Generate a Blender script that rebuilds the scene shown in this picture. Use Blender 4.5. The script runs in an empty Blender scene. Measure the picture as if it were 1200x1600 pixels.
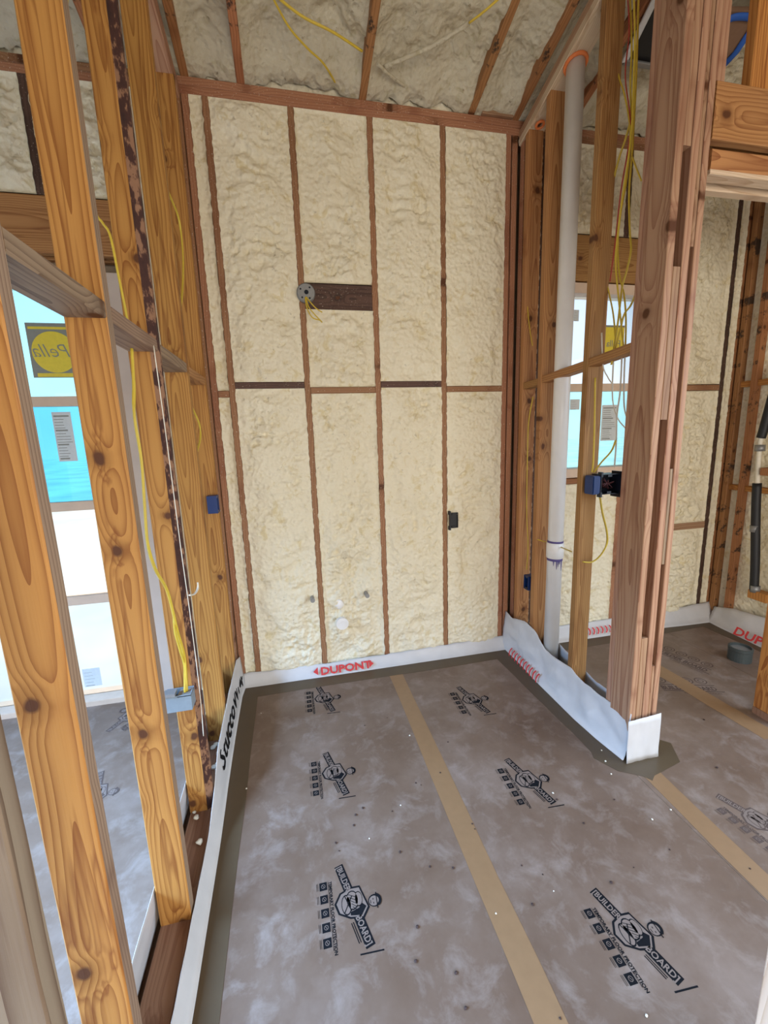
import bpy, bmesh, math, random
from mathutils import Vector, Matrix, noise
random.seed(7)
S = bpy.context.scene
C = S.collection
PI = math.pi

# ------------------------------------------------------------------ camera
F_PX, CAM_H, YAW, PITCH, ROLL = 660.04, 1.4794, 0.2122, -0.1822, -0.0326
def cam_axes():
    cy, sy = math.cos(YAW), math.sin(YAW); cp, sp = math.cos(PITCH), math.sin(PITCH)
    f = Vector((sy*cp, cy*cp, sp)); r = Vector((cy, -sy, 0)); u = r.cross(f)
    cr, sr = math.cos(ROLL), math.sin(ROLL)
    return cr*r + sr*u, -sr*r + cr*u, f
R_, U_, F_ = cam_axes()
cd = bpy.data.cameras.new('camera'); cam = bpy.data.objects.new('camera', cd); C.objects.link(cam)
cd.sensor_fit = 'HORIZONTAL'; cd.sensor_width = 36; cd.lens = 36*F_PX/1200
cd.clip_start = 0.02; cd.clip_end = 300
m = Matrix((R_, U_, -F_)).transposed().to_4x4(); m.translation = (0, 0, CAM_H)
cam.matrix_world = m
S.camera = cam
def at(px, py, axis, val):
    """point of the plane (axis = val) seen at pixel (px, py) of the 1200x1600 photograph"""
    d = F_ + (px-600)/F_PX*R_ - (py-800)/F_PX*U_
    o = Vector((0, 0, CAM_H)); t = (val-o[axis])/d[axis]
    return o + t*d

# ------------------------------------------------------------------ light
S.view_settings.view_transform = 'Standard'; S.view_settings.look = 'None'
S.view_settings.gamma = 1; S.view_settings.use_curve_mapping = False
S.view_settings.exposure = -0.42
YF = -1.9                                  # the open front of the house, behind the camera
XE_ = 3.12
FRONT_OPEN = [(-3.2, -.6, 0, 2.2), (-.4, 2.9, 0, 2.2)]
W = bpy.data.worlds.new('sky'); S.world = W; W.use_nodes = True
wn = W.node_tree.nodes; wl = W.node_tree.links
wn.clear()
wo = wn.new('ShaderNodeOutputWorld'); wb = wn.new('ShaderNodeBackground')
wt = wn.new('ShaderNodeTexCoord'); wsx = wn.new('ShaderNodeSeparateXYZ'); wr = wn.new('ShaderNodeValToRGB')
wl.new(wt.outputs['Generated'], wsx.inputs[0]); wl.new(wsx.outputs['Z'], wr.inputs[0])
wr.color_ramp.elements[0].position = 0.0; wr.color_ramp.elements[0].color = (1, .98, .95, 1)
wr.color_ramp.elements[1].position = 1.0; wr.color_ramp.elements[1].color = (.38, .58, 1, 1)
e = wr.color_ramp.elements.new(.25); e.color = (.80, .88, 1, 1)
wl.new(wr.outputs[0], wb.inputs[0]); wb.inputs[1].default_value = 1.85
wl.new(wb.outputs[0], wo.inputs[0])
# sun high outside: lights the ground in front of the windows, kept out of the rooms by the roof
sd = bpy.data.lights.new('sun', 'SUN'); so = bpy.data.objects.new('sun', sd); C.objects.link(so)
sd.energy = 5.5; sd.angle = .02; sd.color = (1, .95, .86)
so.rotation_euler = (math.radians(-14), math.radians(10), 0)
def daylight_fill(name, loc, rot, sx_, sy_, watt, col, spread=180):      # area lamps added at the unseen openings to brighten floors and walls
    l = bpy.data.lights.new(name, 'AREA'); l.shape = 'RECTANGLE'; l.size = sx_; l.size_y = sy_; l.energy = watt; l.color = col; l.spread = math.radians(spread)
    o = bpy.data.objects.new(name, l); C.objects.link(o); o.location = loc; o.rotation_euler = rot
H_ = math.pi/2
daylight_fill('fill_left', (-3.0, -.1, 2.1), (0, -H_+1.0, 0), 1.3, 3.2, 560, (.33, .58, 1), 80)
daylight_fill('fill_front', (.9, YF+.12, 1.25), (H_+.12, 0, 0), 3.4, 2.0, 120, (1, .90, .77))
daylight_fill('fill_right', (XE_-.05, -.35, 1.9), (0, H_-.85, 0), 1.3, 2.7, 110, (.55, .75, 1), 130)

# ------------------------------------------------------------------ helpers
def link(name, bm, mats, parent=None, smooth=False):
    me = bpy.data.meshes.new(name); bm.to_mesh(me); bm.free()
    for mt in (mats if isinstance(mats, (list, tuple)) else [mats]): me.materials.append(mt)
    if smooth:
        for p in me.polygons: p.use_smooth = True
    o = bpy.data.objects.new(name, me); C.objects.link(o)
    if parent: o.parent = parent
    return o
def empty(name, loc=(0, 0, 0), kind=None, label=None, cat=None, group=None):
    o = bpy.data.objects.new(name, None); C.objects.link(o); o.location = loc
    o.empty_display_size = .05
    if kind: o['kind'] = kind
    tag(o, label, cat, group)
    return o
def tag(o, label=None, cat=None, group=None):
    if label: o['label'] = label
    if cat: o['category'] = cat
    if group: o['group'] = group
    return o
def adopt(o, root):
    """parent o to a root that stands at its own base, keeping o in place"""
    o.parent = root; o.matrix_parent_inverse = Matrix.Translation(root.location).inverted()
    return o
def bx(bm, x0, x1, y0, y1, z0, z1, mi=0):
    v = [bm.verts.new((x, y, z)) for x in (x0, x1) for y in (y0, y1) for z in (z0, z1)]
    for q in ((0, 1, 3, 2), (4, 6, 7, 5), (0, 4, 5, 1), (2, 3, 7, 6), (0, 2, 6, 4), (1, 5, 7, 3)):
        f = bm.faces.new([v[i] for i in q]); f.material_index = mi
def boxobj(name, x0, x1, y0, y1, z0, z1, mt, parent=None, bev=0):
    bm = bmesh.new(); bx(bm, x0, x1, y0, y1, z0, z1)
    if bev: bmesh.ops.bevel(bm, geom=bm.edges[:], offset=bev, segments=2, affect='EDGES')
    bmesh.ops.recalc_face_normals(bm, faces=bm.faces[:])
    return link(name, bm, mt, parent)
def board(name, c0, c1, wdir, w, t, mt, parent=None, ch=.003, edge=None, wane=0):
    """lumber from c0 to c1 (centre line); wdir = direction of its width w; t = thickness; grain runs along local z"""
    c0 = Vector(c0); c1 = Vector(c1); L = (c1-c0).length
    z = (c1-c0).normalized(); x = Vector(wdir); x = (x - x.dot(z)*z).normalized(); y = z.cross(x)
    a, b = w/2, t/2
    pts = [(a-ch, -b), (a, -b+ch), (a, b-ch), (a-ch, b), (-a+ch, b), (-a, b-ch), (-a, -b+ch), (-a+ch, -b)]
    if wane: pts[0] = (a-wane, -b); pts[1] = (a, -b+.7*wane)
    bm = bmesh.new()
    r0 = [bm.verts.new((p, q, 0)) for p, q in pts]; r1 = [bm.verts.new((p, q, L)) for p, q in pts]
    for i in range(8):
        f = bm.faces.new([r0[i], r0[(i+1) % 8], r1[(i+1) % 8], r1[i]])
        if edge is not None and (i == 1 or (wane and i == 0)): f.material_index = 1
        if edge is not None and i == 2 : f.material_index = 0
    bm.faces.new(r0[::-1]); bm.faces.new(r1)
    o = link(name, bm, [mt, edge] if edge is not None else mt, parent)
    M = Matrix((x, y, z)).transposed().to_4x4(); M.translation = c0
    o.matrix_basis = M
    return o
def spline(pts, n=6):
    P = [Vector(p) for p in pts]
    if len(P) < 3: return P
    out = []
    for i in range(len(P)-1):
        p0 = P[max(i-1, 0)]; p1 = P[i]; p2 = P[i+1]; p3 = P[min(i+2, len(P)-1)]
        for k in range(n):
            t = k/n
            out.append(.5*((2*p1)+(-p0+p2)*t+(2*p0-5*p1+4*p2-p3)*t*t+(-p0+3*p1-3*p2+p3)*t**3))
    out.append(P[-1]); return out
def tube_bm(bm, pts, r, seg=8, flat=1.0, mi=0, cap=True):
    rings = []; up = Vector((.31, .2, .93)).normalized()
    for i, p in enumerate(pts):
        d = (pts[min(i+1, len(pts)-1)]-pts[max(i-1, 0)]).normalized()
        s = d.cross(up)
        if s.length < .05: s = d.cross(Vector((1, 0, 0)))
        s.normalize(); u = s.cross(d).normalized()
        rr = r[i] if isinstance(r, (list, tuple)) else r
        rings.append([bm.verts.new(p + rr*(math.cos(2*PI*k/seg)*s + flat*math.sin(2*PI*k/seg)*u)) for k in range(seg)])
    for a, b in zip(rings, rings[1:]):
        for k in range(seg):
            f = bm.faces.new([a[k], a[(k+1) % seg], b[(k+1) % seg], b[k]]); f.material_index = mi; f.smooth = True
    if cap:
        f = bm.faces.new(rings[0][::-1]); f.material_index = mi; f = bm.faces.new(rings[-1]); f.material_index = mi
def cable(pts, mt, label, group=None, r=.0048, name='electrical_cable', cat='cable', n=6, seg=8, flat=.75):
    bm = bmesh.new(); tube_bm(bm, spline(pts, n), r, seg, flat)
    o = link(name, bm, mt); return tag(o, label, cat, group)
def cyl(bm, c, axis, r, h, seg=24, r2=None, mi=0):
    c = Vector(c); z = Vector(axis).normalized(); x = z.orthogonal().normalized(); y = z.cross(x)
    r2 = r if r2 is None else r2
    a = [bm.verts.new(c + r*(math.cos(2*PI*k/seg)*x + math.sin(2*PI*k/seg)*y)) for k in range(seg)]
    b = [bm.verts.new(c + z*h + r2*(math.cos(2*PI*k/seg)*x + math.sin(2*PI*k/seg)*y)) for k in range(seg)]
    for k in range(seg):
        f = bm.faces.new([a[k], a[(k+1) % seg], b[(k+1) % seg], b[k]]); f.smooth = True; f.material_index = mi
    f = bm.faces.new(a[::-1]); f.material_index = mi; f = bm.faces.new(b); f.material_index = mi

# ------------------------------------------------------------------ materials
def newmat(name):
    mt = bpy.data.materials.new(name); mt.use_nodes = True
    nt = mt.node_tree; b = nt.nodes['Principled BSDF']
    return mt, nt, b
def nd(nt, t, **kw):
    n = nt.nodes.new(t)
    for k, v in kw.items():
        if k == 'ins':
            for a, b in v.items(): n.inputs[a].default_value = b
        else: setattr(n, k, v)
    return n
def math_(nt, op, a, b=None, c=None):
    n = nt.nodes.new('ShaderNodeMath'); n.operation = op
    for i, v in enumerate((a, b, c)):
        if v is None: continue
        if isinstance(v, (int, float)): n.inputs[i].default_value = v
        else: nt.links.new(v, n.inputs[i])
    return n.outputs[0]
def mix(nt, fac, a, b, mode='MIX'):
    n = nt.nodes.new('ShaderNodeMix'); n.data_type = 'RGBA'; n.blend_type = mode
    for i, v in ((0, fac), (6, a), (7, b)):
        if isinstance(v, (int, float)): n.inputs[i].default_value = v
        elif isinstance(v, tuple): n.inputs[i].default_value = (*v, 1) if len(v) == 3 else v
        else: nt.links.new(v, n.inputs[i])
    return n.outputs[2]
def ramp(nt, fac, stops):
    n = nt.nodes.new('ShaderNodeValToRGB'); cr = n.color_ramp
    cr.elements[0].position, cr.elements[0].color = stops[0][0], (*stops[0][1], 1)
    cr.elements[1].position, cr.elements[1].color = stops[-1][0], (*stops[-1][1], 1)
    for p, c in stops[1:-1]: cr.elements.new(p).color = (*c, 1)
    nt.links.new(fac, n.inputs[0]); return n.outputs[0]
def plain(name, col, rough=.6, metal=0, bump=0, bscale=60, spec=.5):
    mt, nt, b = newmat(name)
    b.inputs['Roughness'].default_value = rough; b.inputs['Metallic'].default_value = metal
    b.inputs['Specular IOR Level'].default_value = spec
    tc = nd(nt, 'ShaderNodeTexCoord')
    nz = nd(nt, 'ShaderNodeTexNoise', ins={'Scale': bscale, 'Detail': 4})
    nt.links.new(tc.outputs['Object'], nz.inputs['Vector'])
    c = mix(nt, nz.outputs[0], tuple(x*.88 for x in col), tuple(min(1, x*1.1) for x in col))
    nt.links.new(c, b.inputs['Base Color'])
    if bump:
        bp = nd(nt, 'ShaderNodeBump', ins={'Strength': bump, 'Distance': .004})
        nt.links.new(nz.outputs[0], bp.inputs['Height']); nt.links.new(bp.outputs[0], b.inputs['Normal'])
    return mt
def wood(name, light, dark, knot=(.10, .035, .012), ring=150, amt=.75, dirt=.0, foam=0.0, knots=4.2, streak=.45):
    mt, nt, b = newmat(name); L = nt.links
    tc = nd(nt, 'ShaderNodeTexCoord'); oi = nd(nt, 'ShaderNodeObjectInfo')
    sp = nd(nt, 'ShaderNodeSeparateXYZ'); L.new(tc.outputs['Object'], sp.inputs[0])
    x, y, z = sp.outputs; rnd = oi.outputs['Random']
    # slow wander of the log's centre along the board
    cz = nd(nt, 'ShaderNodeCombineXYZ')
    L.new(math_(nt, 'MULTIPLY', x, 2.5), cz.inputs[0]); L.new(math_(nt, 'MULTIPLY_ADD', rnd, 37, 0), cz.inputs[1]); L.new(math_(nt, 'MULTIPLY', z, .55), cz.inputs[2])
    n1 = nd(nt, 'ShaderNodeTexNoise', ins={'Scale': 1.6, 'Detail': 2.0, 'Roughness': .45}); L.new(cz.outputs[0], n1.inputs['Vector'])
    cx = math_(nt, 'MULTIPLY_ADD', rnd, .05, -.025)
    dx = math_(nt, 'SUBTRACT', x, cx); dy = math_(nt, 'ADD', y, math_(nt, 'MULTIPLY_ADD', rnd, .04, .02))
    r = math_(nt, 'SQRT', math_(nt, 'ADD', math_(nt, 'MULTIPLY', dx, dx), math_(nt, 'MULTIPLY', dy, dy)))
    r = math_(nt, 'ADD', r, math_(nt, 'MULTIPLY', n1.outputs[0], .10))
    # knots
    kv = nd(nt, 'ShaderNodeCombineXYZ')
    L.new(math_(nt, 'MULTIPLY_ADD', rnd, 71, x), kv.inputs[0]); L.new(math_(nt, 'MULTIPLY_ADD', rnd, 13, math_(nt, 'MULTIPLY', z, .8)), kv.inputs[1])
    vo = nd(nt, 'ShaderNodeTexVoronoi', voronoi_dimensions='2D', ins={'Scale': knots}); kw = nd(nt, 'ShaderNodeTexNoise', ins={'Scale': 22.0, 'Detail': 2}); L.new(tc.outputs['Object'], kw.inputs['Vector'])
    kx = nd(nt, 'ShaderNodeVectorMath', operation='MULTIPLY_ADD'); kx.inputs[1].default_value = (.018, .018, 0); L.new(kw.outputs['Color'], kx.inputs[0]); L.new(kv.outputs[0], kx.inputs[2]); L.new(kx.outputs[0], vo.inputs['Vector'])
    kd = math_(nt, 'DIVIDE', vo.outputs['Distance'], .13)
    kg = math_(nt, 'EXPONENT', math_(nt, 'MULTIPLY', math_(nt, 'MULTIPLY', kd, kd), -1))
    r = math_(nt, 'ADD', r, math_(nt, 'MULTIPLY', kg, .019))
    ph = math_(nt, 'FRACT', math_(nt, 'MULTIPLY', r, ring))
    g = math_(nt, 'POWER', ph, 2.4)
    # fine fibres
    fv = nd(nt, 'ShaderNodeCombineXYZ')
    L.new(math_(nt, 'MULTIPLY', x, 260), fv.inputs[0]); L.new(math_(nt, 'MULTIPLY', y, 260), fv.inputs[1]); L.new(math_(nt, 'MULTIPLY_ADD', rnd, 50, math_(nt, 'MULTIPLY', z, 5)), fv.inputs[2])
    fn = nd(nt, 'ShaderNodeTexNoise', ins={'Scale': 1.0, 'Detail': 3}); L.new(fv.outputs[0], fn.inputs['Vector'])
    bn = nd(nt, 'ShaderNodeTexNoise', ins={'Scale': 5.0, 'Detail': 3}); L.new(cz.outputs[0], bn.inputs['Vector'])
    fac = math_(nt, 'MULTIPLY', g, amt)
    fac = math_(nt, 'ADD', fac, math_(nt, 'MULTIPLY', math_(nt, 'SUBTRACT', fn.outputs[0], .5), .35))
    fac = math_(nt, 'ADD', fac, math_(nt, 'MULTIPLY', math_(nt, 'SUBTRACT', bn.outputs[0], .5), .7))
    cl = nd(nt, 'ShaderNodeClamp'); L.new(fac, cl.inputs[0])
    col = mix(nt, cl.outputs[0], light, dark)
    # resin streaks running with the grain
    sv = nd(nt, 'ShaderNodeCombineXYZ')
    L.new(math_(nt, 'MULTIPLY', x, 22), sv.inputs[0]); L.new(math_(nt, 'MULTIPLY_ADD', rnd, 91, 3), sv.inputs[1]); L.new(math_(nt, 'MULTIPLY_ADD', kg, .8, math_(nt, 'MULTIPLY', z, 1.1)), sv.inputs[2])
    stn = nd(nt, 'ShaderNodeTexNoise', ins={'Scale': 1.0, 'Detail': 2.5, 'Distortion': .3}); L.new(sv.outputs[0], stn.inputs['Vector'])
    sa = math_(nt, 'ABSOLUTE', math_(nt, 'SUBTRACT', stn.outputs[0], .56))
    sm_ = nd(nt, 'ShaderNodeMapRange', ins={1: .035, 2: .0, 4: streak}); L.new(sa, sm_.inputs[0])
    col = mix(nt, sm_.outputs[0], col, tuple(c*q for c, q in zip(dark, (.75, .6, .55))))
    # per-board tint
    hs = nd(nt, 'ShaderNodeHueSaturation')
    L.new(math_(nt, 'MULTIPLY_ADD', rnd, .26, .84), hs.inputs['Value']); L.new(math_(nt, 'MULTIPLY_ADD', rnd, -.015, .505), hs.inputs['Hue'])
    L.new(col, hs.inputs['Color']); col = hs.outputs[0]
    # knot core: about 1 cm, warm halo around it
    kc = nd(nt, 'ShaderNodeMapRange', ins={1: .050, 2: .030}); L.new(vo.outputs['Distance'], kc.inputs[0])
    kh = nd(nt, 'ShaderNodeMapRange', ins={1: .12, 2: .045, 4: .45}); L.new(vo.outputs['Distance'], kh.inputs[0])
    col = mix(nt, kh.outputs[0], col, tuple(c*.72 for c in dark))
    col = mix(nt, kc.outputs[0], col, knot)
    if dirt:
        dn = nd(nt, 'ShaderNodeTexNoise', ins={'Scale': 7.0, 'Detail': 5, 'Roughness': .7}); L.new(tc.outputs['Object'], dn.inputs['Vector'])
        dm = nd(nt, 'ShaderNodeMapRange', ins={1: .55, 2: .60, 4: dirt}); L.new(dn.outputs[0], dm.inputs[0])
        col = mix(nt, dm.outputs[0], col, (.03, .02, .015))
    if foam:   # dried specks of sprayed foam
        sn = nd(nt, 'ShaderNodeTexNoise', ins={'Scale': 130.0, 'Detail': 3, 'Roughness': .6}); L.new(tc.outputs['Object'], sn.inputs['Vector'])
        sm = nd(nt, 'ShaderNodeMapRange', ins={1: .64, 2: .70, 4: foam}); L.new(sn.outputs[0], sm.inputs[0])
        col = mix(nt, sm.outputs[0], col, (.72, .62, .48))
    L.new(col, b.inputs['Base Color'])
    b.inputs['Roughness'].default_value = .62; b.inputs['Specular IOR Level'].default_value = .3
    bp = nd(nt, 'ShaderNodeBump', ins={'Strength': .25, 'Distance': .0015})
    L.new(math_(nt, 'ADD', fn.outputs[0], g), bp.inputs['Height']); L.new(bp.outputs[0], b.inputs['Normal'])
    return mt
M_gold = wood('pine_gold', (.50, .245, .058), (.25, .088, .015), ring=95, knots=3.3, amt=.85, streak=.6)
M_stud = wood('pine_tan', (.47, .24, .085), (.24, .092, .027), ring=110, knots=3.3, amt=.85)
M_pink = wood('pine_pink', (.44, .26, .15), (.26, .115, .06), ring=85, knots=2.6, amt=.8)
M_weather = wood('pine_weathered', (.34, .23, .14), (.17, .10, .06), ring=130, knots=2.6, amt=.9)
M_foamy = wood('pine_sprayed', (.40, .20, .10), (.24, .10, .045), ring=150, foam=.8, knots=2.4)
M_rust = wood('pine_rust', (.42, .19, .075), (.22, .085, .03), ring=150, dirt=.9)
M_plate = wood('plate_brown', (.27, .155, .085), (.17, .085, .04), ring=120)
M_dark = wood('wood_dark', (.12, .065, .045), (.05, .03, .022), ring=120, foam=.5)
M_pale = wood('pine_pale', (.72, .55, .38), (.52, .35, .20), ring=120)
M_grey = wood('ply_grey', (.26, .20, .125), (.12, .075, .04), ring=40, knots=1.5, amt=1.0)
# waney bark edge
M_bark, nt, b = newmat('bark')
tc = nd(nt, 'ShaderNodeTexCoord'); mp = nd(nt, 'ShaderNodeMapping'); mp.inputs['Scale'].default_value = (1, 1, .45)
nz = nd(nt, 'ShaderNodeTexNoise', ins={'Scale': 38, 'Detail': 4, 'Roughness': .6})
nt.links.new(tc.outputs['Object'], mp.inputs[0]); nt.links.new(mp.outputs[0], nz.inputs['Vector'])
nt.links.new(ramp(nt, nz.outputs[0], [(.44, (.27, .135, .07)), (.50, (.06, .02, .012)), (.7, (.035, .012, .008))]), b.inputs['Base Color'])
b.inputs['Roughness'].default_value = .85
bp = nd(nt, 'ShaderNodeBump', ins={'Strength': 1, 'Distance': .006}); nt.links.new(nz.outputs[0], bp.inputs['Height']); nt.links.new(bp.outputs[0], b.inputs['Normal'])

def foam_mat(name, c1, c2, yel, grime=.25):
    mt, nt, b = newmat(name); L = nt.links
    tc = nd(nt, 'ShaderNodeTexCoord')
    n1 = nd(nt, 'ShaderNodeTexNoise', ins={'Scale': 4, 'Detail': 5, 'Roughness': .6}); L.new(tc.outputs['Object'], n1.inputs[0])
    n2 = nd(nt, 'ShaderNodeTexNoise', ins={'Scale': 34, 'Detail': 6, 'Roughness': .65}); L.new(tc.outputs['Object'], n2.inputs[0])
    n3 = nd(nt, 'ShaderNodeTexNoise', ins={'Scale': 15, 'Detail': 3, 'Roughness': .7, 'Distortion': .6}); L.new(tc.outputs['Object'], n3.inputs[0])
    v = nd(nt, 'ShaderNodeTexVoronoi', feature='SMOOTH_F1', ins={'Scale': 42, 'Smoothness': .6}); L.new(tc.outputs['Object'], v.inputs[0])
    col = mix(nt, n1.outputs[0], c1, c2)
    ym = nd(nt, 'ShaderNodeMapRange', ins={1: .56, 2: .68, 4: .6}); L.new(n3.outputs[0], ym.inputs[0])
    col = mix(nt, ym.outputs[0], col, yel)
    gm = nd(nt, 'ShaderNodeMapRange', ins={1: .63, 2: .70, 4: grime*1.5}); L.new(n2.outputs[0], gm.inputs[0])
    col = mix(nt, gm.outputs[0], col, (.20, .15, .08))
    L.new(col, b.inputs['Base Color']); b.inputs['Roughness'].default_value = .55; b.inputs['Specular IOR Level'].default_value = .35
    h = math_(nt, 'ADD', math_(nt, 'MULTIPLY', n2.outputs[0], .8), v.outputs['Distance'])
    bp = nd(nt, 'ShaderNodeBump', ins={'Strength': .75, 'Distance': .011}); L.new(h, bp.inputs['Height']); L.new(bp.outputs[0], b.inputs['Normal'])
    return mt
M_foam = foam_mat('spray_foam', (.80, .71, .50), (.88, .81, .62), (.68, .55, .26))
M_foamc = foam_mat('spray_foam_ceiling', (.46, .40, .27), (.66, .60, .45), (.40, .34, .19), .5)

# protective floor board, with scuffs, dust and warm / cool blotches
M_floor, nt, b = newmat('floor_board_paper'); L = nt.links
tc = nd(nt, 'ShaderNodeTexCoord')
n1 = nd(nt, 'ShaderNodeTexNoise', ins={'Scale': 2.1, 'Detail': 6, 'Roughness': .66}); L.new(tc.outputs['Object'], n1.inputs[0])
n2 = nd(nt, 'ShaderNodeTexNoise', ins={'Scale': 9, 'Detail': 7, 'Roughness': .7, 'Distortion': .4}); L.new(tc.outputs['Object'], n2.inputs[0])
n3 = nd(nt, 'ShaderNodeTexNoise', ins={'Scale': 55, 'Detail': 5, 'Roughness': .7}); L.new(tc.outputs['Object'], n3.inputs[0])
c = ramp(nt, n1.outputs[0], [(.3, (.125, .074, .046)), (.5, (.162, .104, .071)), (.7, (.225, .16, .122))])
mm = nd(nt, 'ShaderNodeMapRange', ins={1: .50, 2: .72, 4: .55}); L.new(n2.outputs[0], mm.inputs[0])
c = mix(nt, mm.outputs[0], c, (.32, .25, .205))
mm = nd(nt, 'ShaderNodeMapRange', ins={1: .66, 2: .76, 4: .6}); L.new(n3.outputs[0], mm.inputs[0])
c = mix(nt, mm.outputs[0], c, (.15, .10, .08))
L.new(c, b.inputs['Base Color'])
L.new(ramp(nt, n2.outputs[0], [(.3, (.34,)*3), (.7, (.58,)*3)]), b.inputs['Roughness'])
b.inputs['Specular IOR Level'].default_value = .4
M_tape = plain('seam_tape', (.25, .14, .065), .5, bscale=30)
M_etape = plain('edge_tape', (.085, .055, .028), .45, bscale=20)
M_ink = plain('black_ink', (.008, .008, .009), .9, spec=.1)
M_inkf = plain('faded_ink', (.10, .068, .055), .9, spec=.1)
M_paper = plain('paper_between_ink', (.19, .135, .105), .6)
M_red = plain('red_print', (.60, .03, .03), .6)
M_poly = plain('wrap_sheet', (.60, .58, .56), .42, bscale=12, bump=.3)
M_pvc = plain('pvc_white', (.84, .81, .76), .32, bscale=7)
M_purple = plain('pipe_primer_purple', (.10, .07, .22), .5)
M_orange = plain('orange_sealant', (.75, .20, .05), .6)
M_yel = plain('cable_yellow', (.66, .47, .045), .45)
M_wht = plain('cable_white', (.78, .72, .58), .45)
M_redc = plain('cable_red', (.45, .05, .03), .5)
M_wired = plain('dusty_wire', (.12, .03, .03), .6)
M_blue = plain('box_blue', (.006, .03, .13), .4)
M_navy = plain('box_navy', (.008, .012, .022), .3)
M_grybx = plain('box_grey', (.24, .29, .32), .45)
M_metal = plain('galvanised', (.30, .30, .29), .45, metal=.5)
M_black = plain('black_rubber', (.012, .012, .013), .55)
M_tapeb = plain('painters_tape', (.02, .10, .42), .6)
M_kraft = plain('kraft_board', (.22, .125, .075), .7)
M_vinyl = plain('window_vinyl', (.72, .72, .70), .4)
M_jamb = plain('jamb_wood', (.66, .50, .37), .5, bscale=20)
M_pinkw = plain('jamb_pale', (.60, .49, .40), .55, bscale=8)
M_ystick = plain('sticker_yellow', (.75, .60, .05), .5)
M_gstick = plain('sticker_grey', (.24, .25, .22), .5)
M_wstick = plain('sticker_white', (.62, .66, .66), .5)
M_drain = plain('drain_cap', (.055, .065, .06), .45)
M_dirt = plain('crumb_dark', (.05, .025, .018), .8)
M_foamw = plain('foam_crumb', (.82, .76, .62), .7)
M_conc = plain('concrete', (.34, .32, .30), .8)
M_roof = plain('roof_deck', (.40, .30, .20), .8)
def glass(name, tint):
    mt, nt, b = newmat(name); nt.nodes.remove(b)
    o = nt.nodes['Material Output']; tr = nd(nt, 'ShaderNodeBsdfTransparent'); gl = nd(nt, 'ShaderNodeBsdfGlossy', ins={'Roughness': .02})
    tc = nd(nt, 'ShaderNodeTexCoord'); nz = nd(nt, 'ShaderNodeTexNoise', ins={'Scale': 2.2, 'Detail': 3}); nt.links.new(tc.outputs['Object'], nz.inputs[0])
    nt.links.new(mix(nt, nz.outputs[0], tint, tuple(min(1, t*1.25) for t in tint)), tr.inputs[0])
    fr = nd(nt, 'ShaderNodeFresnel', ins={'IOR': 1.45}); mx = nd(nt, 'ShaderNodeMixShader')
    nt.links.new(fr.outputs[0], mx.inputs[0]); nt.links.new(tr.outputs[0], mx.inputs[1]); nt.links.new(gl.outputs[0], mx.inputs[2]); nt.links.new(mx.outputs[0], o.inputs[0])
    return mt
M_film = glass('glass_blue_film', (.34, .72, 1.0))
M_film2 = glass('glass_pale_film', (.80, .92, 1.0))
M_film3 = glass('glass_clear_lite', (.92, .93, .90))
M_film4 = glass('glass_sky_film', (.62, .90, 1.0))
M_ground, nt, b = newmat('sandy_ground')
nz = nd(nt, 'ShaderNodeTexNoise', ins={'Scale': .6, 'Detail': 6}); tc = nd(nt, 'ShaderNodeTexCoord'); nt.links.new(tc.outputs['Object'], nz.inputs[0])
nt.links.new(ramp(nt, nz.outputs[0], [(.35, (.52, .53, .48)), (.6, (.68, .68, .62))]), b.inputs['Base Color']); b.inputs['Roughness'].default_value = .9
M_leaf = plain('distant_foliage', (.10, .20, .05), .9, bscale=2)

# ------------------------------------------------------------------ dimensions
D = 2.502; XL = -.394; XR = 1.397; TP = 3.119; SL = .27
T, WD = .038, .089
def roofz(y): return TP + .076 + SL*(D-y)
def platez(y): return TP + SL*(D-y)

# ------------------------------------------------------------------ structure: floor, roof, ground
g = boxobj('ground', -60, 60, -60, 60, -.34, -.30, M_ground); g['kind'] = 'structure'
fl = boxobj('floor', -4.2, 5.2, -5, D+.15, -.30, -.0012, M_conc); fl['kind'] = 'structure'
xs = [-4.2, -1.62, -.394+.0, .552, 1.36, 2.58, 3.80, 5.2]
for i, (a, b2) in enumerate(zip(xs, xs[1:])):
    for (ya, yb) in ((-5, -2.2), (-2.2, .2 - .9*(i % 2)), (.2 - .9*(i % 2), D+.02)):
        boxobj('floor_board', a+.0008, b2-.0008, ya+.0008, yb-.0008, -.0012, 0, M_floor, fl)
def flat(name, pts, z, mt, parent):
    bm = bmesh.new(); v0 = [bm.verts.new((p[0], p[1], z)) for p in pts]; v1 = [bm.verts.new((p[0], p[1], z+.0006)) for p in pts]
    bm.faces.new(v0[::-1]); bm.faces.new(v1)
    for i in range(len(pts)): bm.faces.new([v0[i], v0[(i+1) % len(pts)], v1[(i+1) % len(pts)], v1[i]])
    bmesh.ops.recalc_face_normals(bm, faces=bm.faces[:])
    return link(name, bm, mt, parent)
def strip(name, xa0, xb0, y0, xa1, xb1, y1, z, mt, n=14, jit=.003):
    L_, R2 = [], []
    for i in range(n+1):
        t = i/n; y = y0+(y1-y0)*t
        L_.append((xa0+(xa1-xa0)*t+random.uniform(-jit, jit), y)); R2.append((xb0+(xb1-xb0)*t+random.uniform(-jit, jit), y))
    return flat(name, L_+R2[::-1], z, mt, fl)
strip('seam_tape', .508, .592, 2.36, .495, .577, -1.2, .0002, M_tape)
strip('seam_tape', 1.385, 1.47, 1.33, 1.29, 1.37, -1.2, .0002, M_tape)
strip('seam_tape', 2.05, 2.16, 2.2, 2.10, 2.20, 1.35, .0002, M_tape)
strip('edge_tape', -.375, -.285, 2.40, -.375, -.275, -1.2, .0004, M_etape)
strip('edge_tape', 1.235, 1.37, 2.42, 1.27, 1.385, 1.42, .0004, M_etape)
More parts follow.
